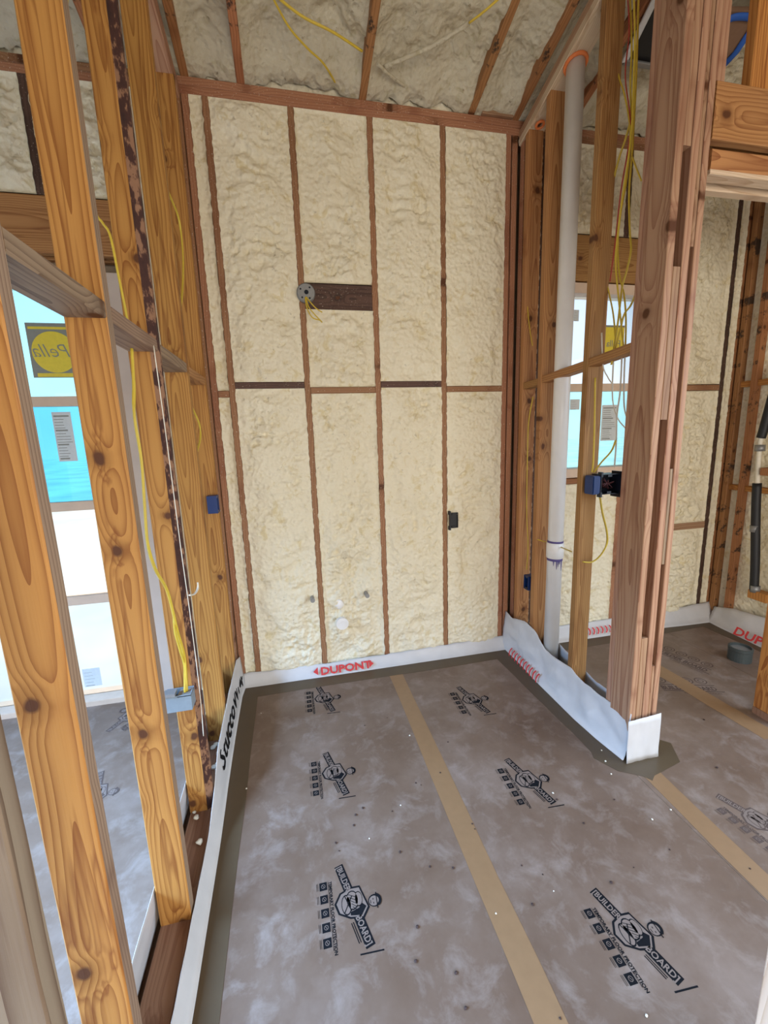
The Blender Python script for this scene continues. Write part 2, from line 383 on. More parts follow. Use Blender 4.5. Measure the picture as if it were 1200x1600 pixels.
flat('edge_tape', [(-.37, 2.34), (.2, 2.345), (.8, 2.34), (1.37, 2.35), (1.37, 2.47), (-.37, 2.47)], .0005, M_etape, fl)
flat('edge_tape', [(1.25, 1.45), (1.30, 1.36), (1.38, 1.31), (1.40, 1.28), (1.43, 1.30), (1.60, 1.335), (1.66, 1.44), (1.54, 1.56), (1.30, 1.56)], .0006, M_etape, fl)
flat('edge_tape', [(1.50, 2.32), (2.2, 2.33), (3.0, 2.36), (3.05, 2.46), (1.50, 2.46)], .0004, M_etape, fl)
flat('edge_tape', [(2.90, 2.42), (2.93, 1.4), (3.05, 1.4), (3.05, 2.44)], .0006, M_etape, fl)

# roof / ceiling
ceil = empty('ceiling', kind='structure')
bm = bmesh.new()
y0, y1, h = D+.5, -5.2, .27
for (za, zb) in ((h, h+.04),):
    v = [bm.verts.new(p) for p in ((-4.6, y0, roofz(y0)+za), (5.6, y0, roofz(y0)+za), (5.6, y1, roofz(y1)+za), (-4.6, y1, roofz(y1)+za),
                                    (-4.6, y0, roofz(y0)+zb), (5.6, y0, roofz(y0)+zb), (5.6, y1, roofz(y1)+zb), (-4.6, y1, roofz(y1)+zb))]
    for q in ((0, 1, 2, 3), (7, 6, 5, 4), (0, 4, 5, 1), (2, 6, 7, 3), (0, 3, 7, 4), (1, 5, 6, 2)): bm.faces.new([v[i] for i in q])
bmesh.ops.recalc_face_normals(bm, faces=bm.faces[:])
link('roof_deck', bm, M_roof, ceil)
def grid_foam(name, x0, x1, s0, s1, fn, mt, parent, step=.013):
    nx = max(3, int((x1-x0)/step)); ns = max(3, int((s1-s0)/step))
    bm = bmesh.new(); V = []
    for j in range(ns+1):
        row = []
        for i in range(nx+1):
            row.append(bm.verts.new(fn(x0+(x1-x0)*i/nx, s0+(s1-s0)*j/ns, i/nx, j/ns)))
        V.append(row)
    for j in range(ns):
        for i in range(nx): bm.faces.new([V[j][i], V[j][i+1], V[j+1][i+1], V[j+1][i]])
    return link(name, bm, mt, parent, smooth=True)
def fbm(x, y, z, o=3): return noise.fractal(Vector((x, y, z)), 1.0, 2.1, o)
# rafters, on a 61 cm grid, with one against each raked plate
raf = [-.11+.606*k for k in range(-6, 9)] + [XL+.027, XR-.027]
raf = sorted(x for x in raf if abs(x-1.708) > 5 or True)
RW = .14
def rafter(x, mt=M_rust, ya=D+.02, yb=-4.9):
    hz = RW/2
    return board('rafter', (x, ya, roofz(ya)+hz), (x, yb, roofz(yb)+hz), (0, 0, 1), RW, T, mt, ceil)
for x in raf: rafter(x)
board('rafter', (XL-.10, D+.02, roofz(D)+.07), (XL-.10, -4.9, roofz(-4.9)+.07), (0, 0, 1), RW, T, M_rust, ceil)
edges = sorted(raf)
for a, b2 in zip(edges, edges[1:]):
    if b2 < -2.3 or a > 3.3: continue
    a2, c2 = a+T/2-.001, b2-T/2+.001
    if c2-a2 < .03: continue
    seed = a*7.3
    def ff(x, y, u, w, seed=seed):
        e = min(u, 1-u, 1.0)*(c2-a2)
        d = .035 + .035*fbm(x*5+seed, y*5, seed) + .030*(.3-abs(fbm(x*13, y*13, seed+4))) + .012*(.3-abs(fbm(x*40, y*40, 2)))
        bulge = .07*math.exp(-((D-y)/.10)**2)       # foam fillet down over the wall plate
        d = d + .05*min(1, e/.12) - bulge*.9
        return (x, y, roofz(y) + max(d, .004))
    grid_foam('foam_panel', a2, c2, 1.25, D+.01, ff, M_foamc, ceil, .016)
# foam filler over the wall plate between the rafters
for a, b2 in zip(edges, edges[1:]):
    if b2 < -2.3 or a > 3.3 or b2-a < .1: continue
    def fw(x, z, u, w): return (x, D+.030-.02*fbm(x*9, z*9, 3)-.006*fbm(x*30, z*30, 1), z)
    grid_foam('foam_panel', a+T/2, b2-T/2, TP+.074, TP+.2, fw, M_foam, ceil, .02)

# ------------------------------------------------------------------ framed walls
def stud(parent, x, y, z0, z1, wx, mt, edge=None, name='stud', w=WD, t=T, wane=0):
    """wx=True: width along X, thickness along Y; x, y = centre"""
    return board(name, (x, y, z0), (x, y, z1), (1, 0, 0) if wx else (0, 1, 0), w, t, mt, parent, edge=edge, wane=wane)
def foam_wall(parent, x0, x1, z0, z1, seed, style=0, y=D, mt=None, out=.012):
    if x1-x0 < .02: return
    def f(x, z, u, w):
        e = min(u, 1-u)*(x1-x0); ez = min(w, 1-w)*(z1-z0)
        k = min(1, e/.07); kk = min(1, ez/.05)
        wig = .02*fbm(x*3, z*3, seed)
        rip = .5+.5*math.sin((z+wig*3)*95+3*fbm(x*9, z*7, seed+2))
        col = math.exp(-(((x-(x0+x1)/2)+wig*2)/(.24*(x1-x0)+.01))**2)
        sm = max(.06, min(1.25, .62+2.2*fbm(x*2.6+seed, z*1.9, seed+9)))          # some patches skinned over smooth
        d = .026*fbm(x*5+seed, z*5, seed) + .034*sm*(.5-abs(fbm(x*17, z*21, seed+1)))*(.5+.5*k) + .018*sm*(.4-abs(fbm(x*42, z*52, seed+5)))*(.4+.6*k)
        if style != 3: d += .022*rip*col*max(0, .5+1.0*fbm(x*2, z*1.2, seed+8)) + .014*col*fbm(x*4, z*2, seed+12)*2 + .012*col*(.5-abs(fbm(x*24, z*9, seed+14)))
        if style == 1: d -= .022*col*(z < 1.7)                       # smooth hollow troughs
        yy = y + out - d*k*kk
        if u in (0, 1):                                            # ragged lip over the stud edge
            return (x + (-1 if u == 0 else 1)*max(0, .0055*fbm(x*9, z*30, seed)+.0015), y-.0015, z)
        if w in (0, 1): return (x, y-.001, z)
        return (x, max(yy, y-.018), z)
    return grid_foam('foam_panel', x0, x1, z0, z1, f, mt or M_foam, parent, .0095)

# ---- back wall of the bay
wb_ = empty('wall_back', kind='structure')
sx = [-.284+.4064*k for k in range(4)]
board('bottom_plate', (XL-.02, D+.07, .019), (XR+.02, D+.07, .019), (0, 1, 0), .14, T, M_foamy, wb_)
board('top_plate', (XL-.02, D+.07, TP+.019), (XR+.04, D+.07, TP+.019), (0, 1, 0), .14, T, M_foamy, wb_)
board('top_plate', (XL-.02, D+.07, TP+.057), (XR+.04, D+.07, TP+.057), (0, 1, 0), .14, T-.001, M_foamy, wb_)
allx = [-.376, ] + sx + [1.331, 1.372]
for x in allx: stud(wb_, x, D+.07, T, TP, False, M_foamy, w=.14, t=T-.004)
seams = [(-.357, sx[0]-.018)] + [(a+.018, b2-.018) for a, b2 in zip(sx, sx[1:])] + [(sx[3]+.018, 1.313)]
zb = 1.735
bl = [(0, 1.72, M_foamy), (1, 1.765, M_dark), (2, 1.735, M_foamy), (3, 1.765, M_dark), (4, 1.735, M_foamy)]
for i, z, mt in bl:
    a, b2 = seams[i]
    board('blocking', (a, D+.05, z), (b2, D+.05, z), (0, 1, 0), .10, T-.003, mt, wb_)
    dark = mt is M_dark
    if i == 2:
        foam_wall(wb_, a, b2, T, z-.018, 11+i, 1)
        foam_wall(wb_, a, b2, z+.018, 2.165, 31+i, 0); foam_wall(wb_, a, b2, 2.30, TP, 41+i, 0)
    else:
        foam_wall(wb_, a, b2, T, z-.018, 11+i*3, 3 if i == 0 else 0, out=.0 if i else .01)
        foam_wall(wb_, a, b2, z+.018, TP, 50+i*3, 3 if i == 0 else 0, out=.0 if i else .01)
board('light_box_blocking', (seams[2][0], D+.022, 2.232), (seams[2][1], D+.022, 2.232), (0, 0, 1), .134, T, M_dark, wb_)
board('blocking', (1.16, D+.0, TP+.10), (XR-.05, D+.0, TP+.10), (0, 0, 1), .05, T, M_pink, wb_)

# ---- left wall (interior partition)
wl_ = empty('wall_left', kind='structure')
XLc = XL-WD/2
PB = [.56, .76, 1.16, 1.56, 1.968, 2.362]      # front faces of the studs
board('bottom_plate', (XLc, -1.0, .019), (XLc, D, .019), (1, 0, 0), WD, T, M_plate, wl_)
mats = [M_grey, M_gold, M_gold, M_gold, M_gold, M_gold]
for i, y in enumerate(PB):
    z1 = platez(y)-.045
    stud(wl_, XLc - (.0 if i else .0), y+T/2, T, z1, True, mats[i], edge=M_bark if i == 3 else (M_weather if i in (1, 2) else None), wane=.024 if i == 3 else 0)
stud(wl_, XLc, .30, T, platez(.3)-.045, True, M_stud)
for k in range(3): stud(wl_, XLc, -.1-.4*k, T, platez(-.1-.4*k)-.045, True, M_stud)
stud(wl_, XLc+.0, D-.022, T, TP-.04, True, M_foamy)
for dz in (0, .038):
    board('top_plate', (XLc, D, platez(D)-.019+dz-.02), (XLc, -1.4, platez(-1.4)-.019+dz-.02), (1, 0, 0), WD, T-.001, M_pink, wl_)
ends = [PB[1]+T, PB[2]]
bz = {1: 1.784, 2: 1.784, 3: 1.778, 4: 1.772}
for i in (0, 1, 2, 3, 4):
    a = PB[i]+T; b2 = PB[i+1]
    if i == 0: continue
    z = bz[i]
    board('blocking', (XLc, a, z), (XLc, b2, z), (1, 0, 0), WD, T, M_weather if i < 4 else M_stud, wl_)
board('blocking', (XLc, .338, 1.784), (XLc, .56, 1.784), (1, 0, 0), WD, T, M_weather, wl_)

# ---- right wall (plumbing wall with pocket-door end post)
wr_ = empty('wall_right', kind='structure')
XRc = XR+WD/2
board('bottom_plate', (XRc, 1.43, .019), (XRc, D, .019), (1, 0, 0), WD, T, M_plate, wr_)
for y, mt in ((1.822, M_stud), (2.205, M_stud), (2.40, M_stud)):
    stud(wr_, XRc, y+T/2, T, platez(y+T)-.04, True, mt)
stud(wr_, XRc+.005, D-.022, T, TP-.04, True, M_foamy)
for dz in (0, .038):
    board('top_plate', (XRc, D, platez(D)-.019+dz-.018), (XRc, -1.4, platez(-1.4)-.019+dz-.018), (1, 0, 0), WD+.01, T-.001, M_pale if dz == 0 else M_pink, wr_)
board('blocking', (XRc-.01, 1.822+T, 1.775), (XRc-.01, 2.205, 1.752), (1, 0, 0), WD-.03, T, M_stud, wr_)
board('blocking', (XRc-.01, 1.565, 1.800), (XRc-.01, 1.822, 1.780), (1, 0, 0), WD-.03, T, M_stud, wr_)
board('blocking', (XRc-.01, 2.205+T, 1.745), (XRc-.01, 2.40, 1.738), (1, 0, 0), WD-.03, T, M_stud, wr_)
# end post
ZT = platez(1.45)-.02
stud(wr_, XRc+.02, 1.547, T, ZT, True, M_pink, w=.135)
pl = [(1.385, 1.417), (1.419, 1.452), (1.454, 1.484), (1.486, 1.502), (1.504, 1.530)]
YPc = 1.41+.058
def ply(i, z0, z1, mt, dy=0):
    a, b2 = pl[i]
    board('stud', ((a+b2)/2, YPc+dy, z0), ((a+b2)/2, YPc+dy, z1), (0, 1, 0), .115-2*abs(dy), b2-a, mt, wr_, ch=.0025)
ply(0, T, ZT, M_pink); ply(2, T, ZT, M_pink); ply(4, T, ZT, M_pink)
ply(1, T, .58, M_pink, .001); ply(1, 1.50, 2.05, M_pink, .001); ply(1, 2.44, ZT, M_pink, .001)
ply(3, T, .44, M_pink, .001); ply(3, .905, 1.305, M_weather, .001); ply(3, 2.12, ZT, M_pink, .001)

board('slot_shade_fill', (1.4355, YPc+.035, .59), (1.4355, YPc+.035, 1.49), (0, 1, 0), .06, .028, M_dark, wr_)  # dark wood set into the post slots for the shade deep inside
board('slot_shade_fill', (1.4355, YPc+.035, 2.06), (1.4355, YPc+.035, 2.43), (0, 1, 0), .06, .028, M_dark, wr_)
board('slot_shade_fill', (1.494, YPc+.02, .45), (1.494, YPc+.02, 2.1), (0, 1, 0), .06, .012, M_dark, wr_)

# ---- header over the pocket-door opening and what stands on it
wh = empty('wall_header', kind='structure')
board('header', (1.535, 1.43, 2.56), (2.9, 1.43, 2.56), (0, 0, 1), .178, T, M_stud, wh)
board('header', (1.535, 1.51, 2.56), (2.9, 1.51, 2.56), (0, 0, 1), .178, T, M_stud, wh)
board('stud', (1.553, 1.46, 2.65), (1.553, 1.46, platez(1.46)-.05), (0, 1, 0), WD, T, M_pink, wh)
board('stud', (1.745, 1.44, 2.65), (1.745, 1.44, platez(1.46)-.05), (1, 0, 0), .11, T, M_gold, wh)
board('pocket_head', (1.545, 1.435, 2.412), (2.9, 1.435, 2.412), (0, 0, 1), .065, .04, M_stud, wh)
board('pocket_head', (1.545, 1.44, 2.371), (2.9, 1.44, 2.371), (0, 1, 0), .05, .016, M_pale, wh, ch=.001)  # pale wood stands in for light on the underside of the head
board('pocket_head', (1.54, 1.52, 2.385), (2.9, 1.52, 2.385), (0, 0, 1), .05, .04, M_pale, wh)  # pale tone again for the light caught under this rear board
boxobj('door_track', 1.545, 2.9, 1.46, 1.495, 2.385, 2.40, M_metal, wh)
board('stud', (2.262, 1.46, .04), (2.262, 1.46, 2.36), (0, 1, 0), .115, T, M_gold, wh)
board('bottom_plate', (2.243, 1.46, .019), (3.1, 1.46, .019), (0, 1, 0), .115, T, M_plate, wh)
wj = empty('wall_near_right', kind='structure')
nx_ = at(1187, 1545, 1, .44).x
board('stud', (nx_+WD/2, .421, T), (nx_+WD/2, .421, platez(.4)-.05), (1, 0, 0), WD, T, M_pale, wj)
board('bottom_plate', (nx_, .405, .019), (1.9, .405, .019), (0, 1, 0), WD, T, M_plate, wj)

# ---- back wall of the room on the left, with the tall window unit
wbl = empty('wall_back_left', kind='structure')
board('top_plate', (-3.2, D+.07, TP+.019), (XL-.02, D+.07, TP+.019), (0, 1, 0), .14, T, M_foamy, wbl)
board('top_plate', (-3.2, D+.07, TP+.057), (XL-.02, D+.07, TP+.057), (0, 1, 0), .14, T-.001, M_foamy, wbl)
board('header', (-2.6, D+.019, 2.507), (-.72, D+.019, 2.507), (0, 0, 1), .25, T, M_stud, wbl)
board('header', (-2.6, D+.10, 2.507), (-.72, D+.10, 2.507), (0, 0, 1), .25, T, M_stud, wbl)
for x in (-1.46, -1.055, -.65): stud(wbl, x, D+.07, 2.634 if x < -.7 else 0, TP, False, M_dark if x < -.7 else M_foamy, w=.14)
lb = [(-2.3, -1.479), (-1.44, -1.074), (-1.036, -.669), (-.63, -.49)]
for i, (a, b2) in enumerate(lb): foam_wall(wbl, a, b2, 2.634 if i < 3 else 0, TP, 70+i, 3)
board('jamb_trimmer', (-.745, D+.07, 0), (-.745, D+.07, 2.38), (0, 1, 0), .14, T, M_stud, wbl)
board('jamb_trimmer', (-.83, D+.05, 0), (-.83, D+.05, 2.31), (1, 0, 0), .125, .08, M_pinkw, wbl)
board('jamb_trimmer', (-2.5, D+.07, 0), (-2.5, D+.07, 2.38), (0, 1, 0), .14, T, M_stud, wbl)
def window(name, x0, x1, z0, z1, yg, rails, rail_h, sticky=None, frame=.045, parts=M_vinyl, railm=M_jamb, films=None):
    w = empty(name, (0, 0, 0), kind='structure')
    boxobj('jamb', x0, x0+frame, D+.01, D+.14, z0, z1, parts, w, .002)
    boxobj('jamb', x1-frame, x1, D+.01, D+.14, z0, z1, parts, w, .002)
    boxobj('window_head', x0+frame, x1-frame, D+.01, D+.14, z1-frame, z1, parts, w, .002)
    boxobj('sill', x0+frame, x1-frame, D-.004, D+.14, z0, z0+frame, railm, w, .002)
    zs = [z0+frame]+[z for z in rails]+[z1-frame]
    for z in rails: boxobj('rail', x0+frame, x1-frame, yg-.02, yg+.02, z-rail_h/2, z+rail_h/2, railm, w, .002)
    for i, (a, b2) in enumerate(zip(zs, zs[1:])):
        h0 = rail_h/2 if i else 0; h1 = rail_h/2 if i < len(zs)-2 else 0
        boxobj('pane', x0+frame, x1-frame, yg-.003, yg+.003, a+h0, b2-h1, (films[i] if films else M_film), w)
    return w
w1 = window('window_1', -2.45, -.895, -.02, 2.30, D+.08, [.615, 1.150, 1.700], .05, frame=.05, films=[M_film2, M_film3, M_film, M_film4])
boxobj('mull_post', -1.86, -1.80, D+.04, D+.13, .03, 2.25, M_vinyl, w1, .002)
# sill box and stucco-board apron
# ---- back wall of the room on the right, with the smaller window
wbr = empty('wall_back_right', kind='structure')
XE = 3.12
board('top_plate', (XR+.05, D+.07, TP+.019), (XE, D+.07, TP+.019), (0, 1, 0), .14, T, M_foamy, wbr)
board('top_plate', (XR+.05, D+.07, TP+.057), (XE, D+.07, TP+.057), (0, 1, 0), .14, T-.001, M_foamy, wbr)
board('bottom_plate', (XR+.05, D+.07, .019), (XE, D+.07, .019), (0, 1, 0), .14, T, M_foamy, wbr)
board('header', (1.66, D+.019, 2.507), (2.55, D+.019, 2.507), (0, 0, 1), .26, T, M_stud, wbr)
for x, z0, z1, mt in ((1.565, T, TP, M_dark), (1.66, T, TP, M_foamy), (2.14, 2.64, TP, M_dark), (2.22, T, 1.13, M_foamy), (2.56, T, TP, M_foamy), (3.0, T, TP, M_dark), (3.095, T, TP, M_rust)):
    stud(wbr, x, D+.07, z0, z1, False, mt, w=.14)
board('rough_sill', (1.68, D+.07, 1.125), (2.54, D+.07, 1.125), (0, 1, 0), .14, T, M_rust, wbr)
for i, (a, b2, z0, z1) in enumerate(((1.45, 1.545, T, TP), (1.585, 1.64, T, TP), (1.68, 2.12, 2.64, TP), (2.16, 2.54, 2.64, TP), (1.68, 2.20, T, 1.106), (2.24, 2.54, T, 1.106),
        (2.58, 2.98, T, .715), (2.58, 2.98, .765, 1.705), (2.58, 2.98, 1.75, TP), (3.02, 3.076, T, TP))):
    foam_wall(wbr, a, b2, z0, z1, 90+i*2, 0 if i > 5 else 3)
board('blocking', (2.58, D+.05, .74), (2.98, D+.05, .74), (0, 1, 0), .11, .05, M_pink, wbr)
board('blocking', (2.58, D+.05, 1.727), (2.98, D+.05, 1.727), (0, 1, 0), .11, T, M_foamy, wbr)
w2 = window('window_2', 1.68, 2.54, 1.15, 2.37, D+.08, [1.742], .05, frame=.06, parts=M_jamb, films=[M_film4, M_film2])

# ---- side wall of the room on the right
wsr = empty('wall_far_right', kind='structure')
board('bottom_plate', (XE+.07, 1.2, .019), (XE+.07, D, .019), (1, 0, 0), .14, T, M_foamy, wsr)
for y, mt in ((D-.03, M_rust), (2.36, M_rust), (2.02, M_gold), (1.60, M_gold), (1.22, M_gold)):
    stud(wsr, XE+.06-.015, y, T, TP+.2, True, mt, w=.14)
def side_foam(y0, y1, z0, z1, seed):
    def f(y, z, u, w):
        k = min(1, min(u, 1-u)*(y1-y0)/.06)
        return (XE+.02-k*(.02*fbm(y*6, z*6, seed)+.01*fbm(y*22, z*22, seed)), y, z)
    grid_foam('foam_panel', y0, y1, z0, z1, f, M_foam, wsr, .016)
for y0, y1 in ((2.38, 2.453), (2.04, 2.34), (1.62, 2.0), (1.24, 1.58)):
    side_foam(y0, y1, T, 1.0, y0); side_foam(y0, y1, 1.04, 1.72, y0+3); side_foam(y0, y1, 1.76, TP+.2, y0+5)
    board('blocking', (XE+.05, y0, 1.02), (XE+.05, y1, 1.02), (1, 0, 0), .12, T, M_gold, wsr)
    board('blocking', (XE+.05, y0, 1.74), (XE+.05, y1, 1.74), (1, 0, 0), .12, T, M_gold, wsr)

# ---- sheathing behind the studs, and the outer walls with their openings to daylight
def slab_with_openings(name, axis, c, t, a0, a1, z0, z1, ops, mt, parent):
    """axis 1: runs along X at y=c; axis 0: runs along Y at x=c. ops: (a, b, za, zb)"""
    cuts = sorted({a0, a1, *[o[0] for o in ops], *[o[1] for o in ops]})
    for p, q in zip(cuts, cuts[1:]):
        mid = (p+q)/2; segs = [(z0, z1)]
        for a, b2, za, zb in ops:
            if a <= mid <= b2:
                segs = [r for lo, hi in segs for r in ((lo, min(hi, za)), (max(lo, zb), hi)) if r[1]-r[0] > .01]
        for lo, hi in segs:
            if axis == 1: boxobj(name, p, q, c, c+t, lo, hi, mt, parent)
            else: boxobj(name, c, c+t, p, q, lo, hi, mt, parent)
ZS = TP+.15
slab_with_openings('sheathing', 1, D+.1405, .012, -4.2, -.42, -.1, ZS, [(-2.45, -.895, 0, 2.30)], M_roof, wbl)
slab_with_openings('sheathing', 1, D+.1405, .012, -.42, XR+.04, -.1, ZS, [], M_roof, wb_)
slab_with_openings('sheathing', 1, D+.1405, .012, XR+.04, XE+.16, -.1, ZS, [(1.68, 2.54, 1.15, 2.37)], M_roof, wbr)
slab_with_openings('sheathing', 0, XE+.141, .012, -2.3, D+.14, -.1, 4.5, [(-1.8, 1.1, .0, 2.25)], M_roof, wsr)
wfr = empty('wall_front', kind='structure'); wlo = empty('wall_far_left', kind='structure')
slab_with_openings('sheathing', 1, YF, .10, -3.4, XE+.15, -.1, 4.6, FRONT_OPEN, M_roof, wfr)
slab_with_openings('sheathing', 0, -3.4, .10, YF, D+.14, -.1, 4.6, [(-1.6, 2.0, .0, 2.25)], M_roof, wlo)

# ------------------------------------------------------------------ printing on the floor boards
def text_bm(bm, s, size, M, mi=0, ext=0, bold=0, mirror=False, align='LEFT'):
    cu = bpy.data.curves.new('t', 'FONT'); cu.body = s; cu.size = size; cu.extrude = ext; cu.align_x = align; cu.offset = bold; cu.resolution_u = 2
    o = bpy.data.objects.new('t', cu); C.objects.link(o)
    dg = bpy.context.evaluated_depsgraph_get(); me = bpy.data.meshes.new_from_object(o.evaluated_get(dg))
    me.transform(M @ (Matrix.Scale(-1, 4, (1, 0, 0)) if mirror else Matrix.Identity(4)))
    n0 = len(bm.faces); bm.from_mesh(me); bm.faces.ensure_lookup_table()
    for f in bm.faces[n0:]: f.material_index = mi
    bpy.data.objects.remove(o); bpy.data.curves.remove(cu); bpy.data.meshes.remove(me)
def poly(bm, pts, z, mi=0):
    f = bm.faces.new([bm.verts.new((p[0], p[1], z)) for p in pts]); f.material_index = mi
    f.normal_update()
    if f.normal.z < 0: f.normal_flip()
def ringp(bm, cx, cy, r, w, z, mi=0, a0=0, a1=2*PI, sx_=1, sy_=1, n=20):
    for k in range(n):
        t0 = a0+(a1-a0)*k/n; t1 = a0+(a1-a0)*(k+1)/n
        poly(bm, [(cx+sx_*(r)*math.cos(t0), cy+sy_*r*math.sin(t0)), (cx+sx_*r*math.cos(t1), cy+sy_*r*math.sin(t1)),
                  (cx+sx_*(r-w)*math.cos(t1), cy+sy_*(r-w)*math.sin(t1)), (cx+sx_*(r-w)*math.cos(t0), cy+sy_*(r-w)*math.sin(t0))], z, mi)
def line(bm, a, b2, w, z, mi=0):
    a = Vector(a); b2 = Vector(b2); d = (b2-a).normalized(); n = Vector((-d.y, d.x))*w/2
    poly(bm, [a-n, b2-n, b2+n, a+n], z, mi)
def logo_mesh():
    bm = bmesh.new(); z1, z2, z3 = .0004, .0007, .0010
    # coloured in local u (reading direction), v (up)
    for k in range(5):
        u = .040+.041*k
        poly(bm, [(u, -.003), (u+.026, -.003), (u+.026, .022), (u, .022)], z1)
        ringp(bm, u+.013, .0095, .007, .0013, z2, 1, n=8); line(bm, (u+.009, .007), (u+.017, .012), .0013, z2, 1)
        for q in range(2): line(bm, (u, -.008-.004*q), (u+.024, -.008-.004*q), .0012, z1)
    text_bm(bm, 'TEMPORARY FLOOR PROTECTION', .0135, Matrix.Translation((.042, .028, z1)), 0, bold=.0005)
    line(bm, (.04, .026), (.24, .026), .0012, z1)
    A = Matrix.Translation((0, .052, z1)) @ Matrix.Rotation(math.radians(15), 4, 'Z')
    def tp(u, v): p = A @ Vector((u, v, 0)); return (p.x, p.y)
    poly(bm, [tp(0, 0), tp(.105, 0), tp(.105, .030), tp(0, .030)], z1)
    text_bm(bm, '[BUILDER', .0265, Matrix.Translation((0, 0, z2-z1)) @ A @ Matrix.Translation((.003, .0055, 0)) @ Matrix.Diagonal((.80, 1, 1, 1)), 1, bold=.0006)
    poly(bm, [tp(.172, -.002), tp(.268, -.002), tp(.268, .028), tp(.172, .028)], z1)
    text_bm(bm, 'BOARD]', .0265, Matrix.Translation((0, 0, z2-z1)) @ A @ Matrix.Translation((.176, .0035, 0)) @ Matrix.Diagonal((.88, 1, 1, 1)), 1, bold=.0006)
    for q in range(2):
        a = tp(.185, -.008-.006*q); b2 = tp(.245, -.008-.006*q); line(bm, a, b2, .0028, z1)
    # shield
    sh = [(.078, .128), (.150, .150), (.150, .150), (.178, .128), (.170, .085), (.150, .050), (.118, .040), (.088, .060), (.076, .095)]
    sh = [p for i, p in enumerate(sh) if i != 2]
    c0 = Vector((.125, .098))
    poly(bm, sh, z2-.0001)
    poly(bm, [tuple(c0+(Vector(p)-c0)*.88) for p in sh], z2, 1)
    poly(bm, [tuple(c0+(Vector(p)-c0)*.80) for p in [(.15, .15), (.178, .128), (.170, .085), (.158, .085), (.150, .12), (.135, .135)]], z3)
    # plain generic worker: crossed arms, shoulders, head with cap
    for (x, y, sx_, sy_) in ((.118, .098, 1.15, .8), (.128, .078, 1.2, .62), (.118, .118, .9, .5)):
        poly(bm, [(x+.026*sx_*math.cos(t*PI/8), y+.026*sy_*math.sin(t*PI/8)) for t in range(16)], z3, 0)
        poly(bm, [(x+.0225*sx_*math.cos(t*PI/8), y+.0225*sy_*math.sin(t*PI/8)) for t in range(16)], z3+.0003, 1)
    for k in range(5): line(bm, (.098+.01*k, .085+.003*k), (.112+.010*k, .112), .0018, z3+.0006)
    line(bm, (.100, .075), (.150, .092), .003, z3+.0006); line(bm, (.105, .098), (.150, .070), .003, z3+.0006)
    poly(bm, [(.135+.019*math.cos(t*PI/8), .168+.021*math.sin(t*PI/8)) for t in range(16)], z3)
    poly(bm, [(.136+.015*math.cos(t*PI/8), .166+.016*math.sin(t*PI/8)) for t in range(16)], z3+.0003, 1)
    ringp(bm, .135, .170, .021, .009, z3+.0005, 0, a0=.15*PI, a1=.95*PI, n=10); line(bm, (.112, .176), (.160, .174), .003, z3+.0006)
    line(bm, (.128, .164), (.133, .164), .0025, z3+.0006); line(bm, (.140, .164), (.145, .164), .0025, z3+.0006); line(bm, (.132, .155), (.142, .155), .002, z3+.0006)
    line(bm, (.268, .10), (.272, .17), .0042, z1)
    me = bpy.data.meshes.new('printed_logo'); bm.to_mesh(me); bm.free(); return me
LM = logo_mesh()
LM.materials.append(M_ink); LM.materials.append(M_paper)
LF = logo_mesh(); LF.materials.append(M_inkf); LF.materials.append(M_paper)
def logo(x, y, me=LM, rot=0, sc=1):
    """centre of the print at (x, y); the words read towards -Y"""
    o = bpy.data.objects.new('printed_logo', me); C.objects.link(o); o.parent = fl
    o.rotation_euler = (0, 0, -PI/2+rot); o.scale = (sc, sc, 1)
    c_ = Matrix.Rotation(-PI/2+rot, 3, 'Z') @ Vector((.135*sc, .085*sc, 0))
    o.location = (x-c_.x, y-c_.y, .0002)
for x, y in ((.082, 1.105), (.082, 1.655), (.082, 2.215), (.880, .826), (.886, 1.405), (.888, 1.985)): logo(x, y)
def faded_mesh():
    bm = bmesh.new(); z = .0004
    for k in range(4): ringp(bm, .05+.075*k, .14, .032, .005, z, n=14); ringp(bm, .05+.075*k, .14, .016, .004, z, n=8)
    line(bm, (.0, .095), (.32, .095), .006, z); line(bm, (.02, .035), (.34, .035), .006, z)
    text_bm(bm, 'BUILDER BOARD', .05, Matrix.Translation((.02, .046, z)) @ Matrix.Diagonal((.78, 1, 1, 1)), 0, bold=.0015)
    text_bm(bm, 'FLOOR PROTECTION', .02, Matrix.Translation((.12, .01, z)), 0)
    me = bpy.data.meshes.new('printed_logo'); bm.to_mesh(me); bm.free(); me.materials.append(M_inkf); return me
FM = faded_mesh()
for x, y, r in ((2.36, 2.06, .25), (2.10, 1.80, 1.25)): logo(x, y, FM, r)
for x, y, r in ((2.15, 1.20, .3), (1.62, 1.02, .1), (-.95, 2.35, 2.4), (-.93, 1.80, .0)): logo(x, y, LF, r)

# ------------------------------------------------------------------ house-wrap turned up along the walls
def sheet(name, rows, label, thick=.0012, mt=None):
    """rows: list of cross-sections (lists of points); given crinkles and thickness"""
    bm = bmesh.new(); V = []
    for j, row in enumerate(rows):
        rr = []
        for i, p in enumerate(row):
            p = Vector(p); rr.append(bm.verts.new(p))
        V.append(rr)
    for a, b2 in zip(V, V[1:]):
        for i in range(len(a)-1): bm.faces.new([a[i], a[i+1], b2[i+1], b2[i]])
    o = link(name, bm, mt or M_poly, smooth=True)
    md = o.modifiers.new('s', 'SOLIDIFY'); md.thickness = thick; md.offset = 0
    return tag(o, label, 'wrap sheet')
def lerp_tab(tab, y):
    tab = sorted(tab)
    if y <= tab[0][0]: return tab[0][1:]
    for a, b2 in zip(tab, tab[1:]):
        if y <= b2[0]:
            t = (y-a[0])/(b2[0]-a[0]); return [p+(q-p)*t for p, q in zip(a[1:], b2[1:])]
    return tab[-1][1:]
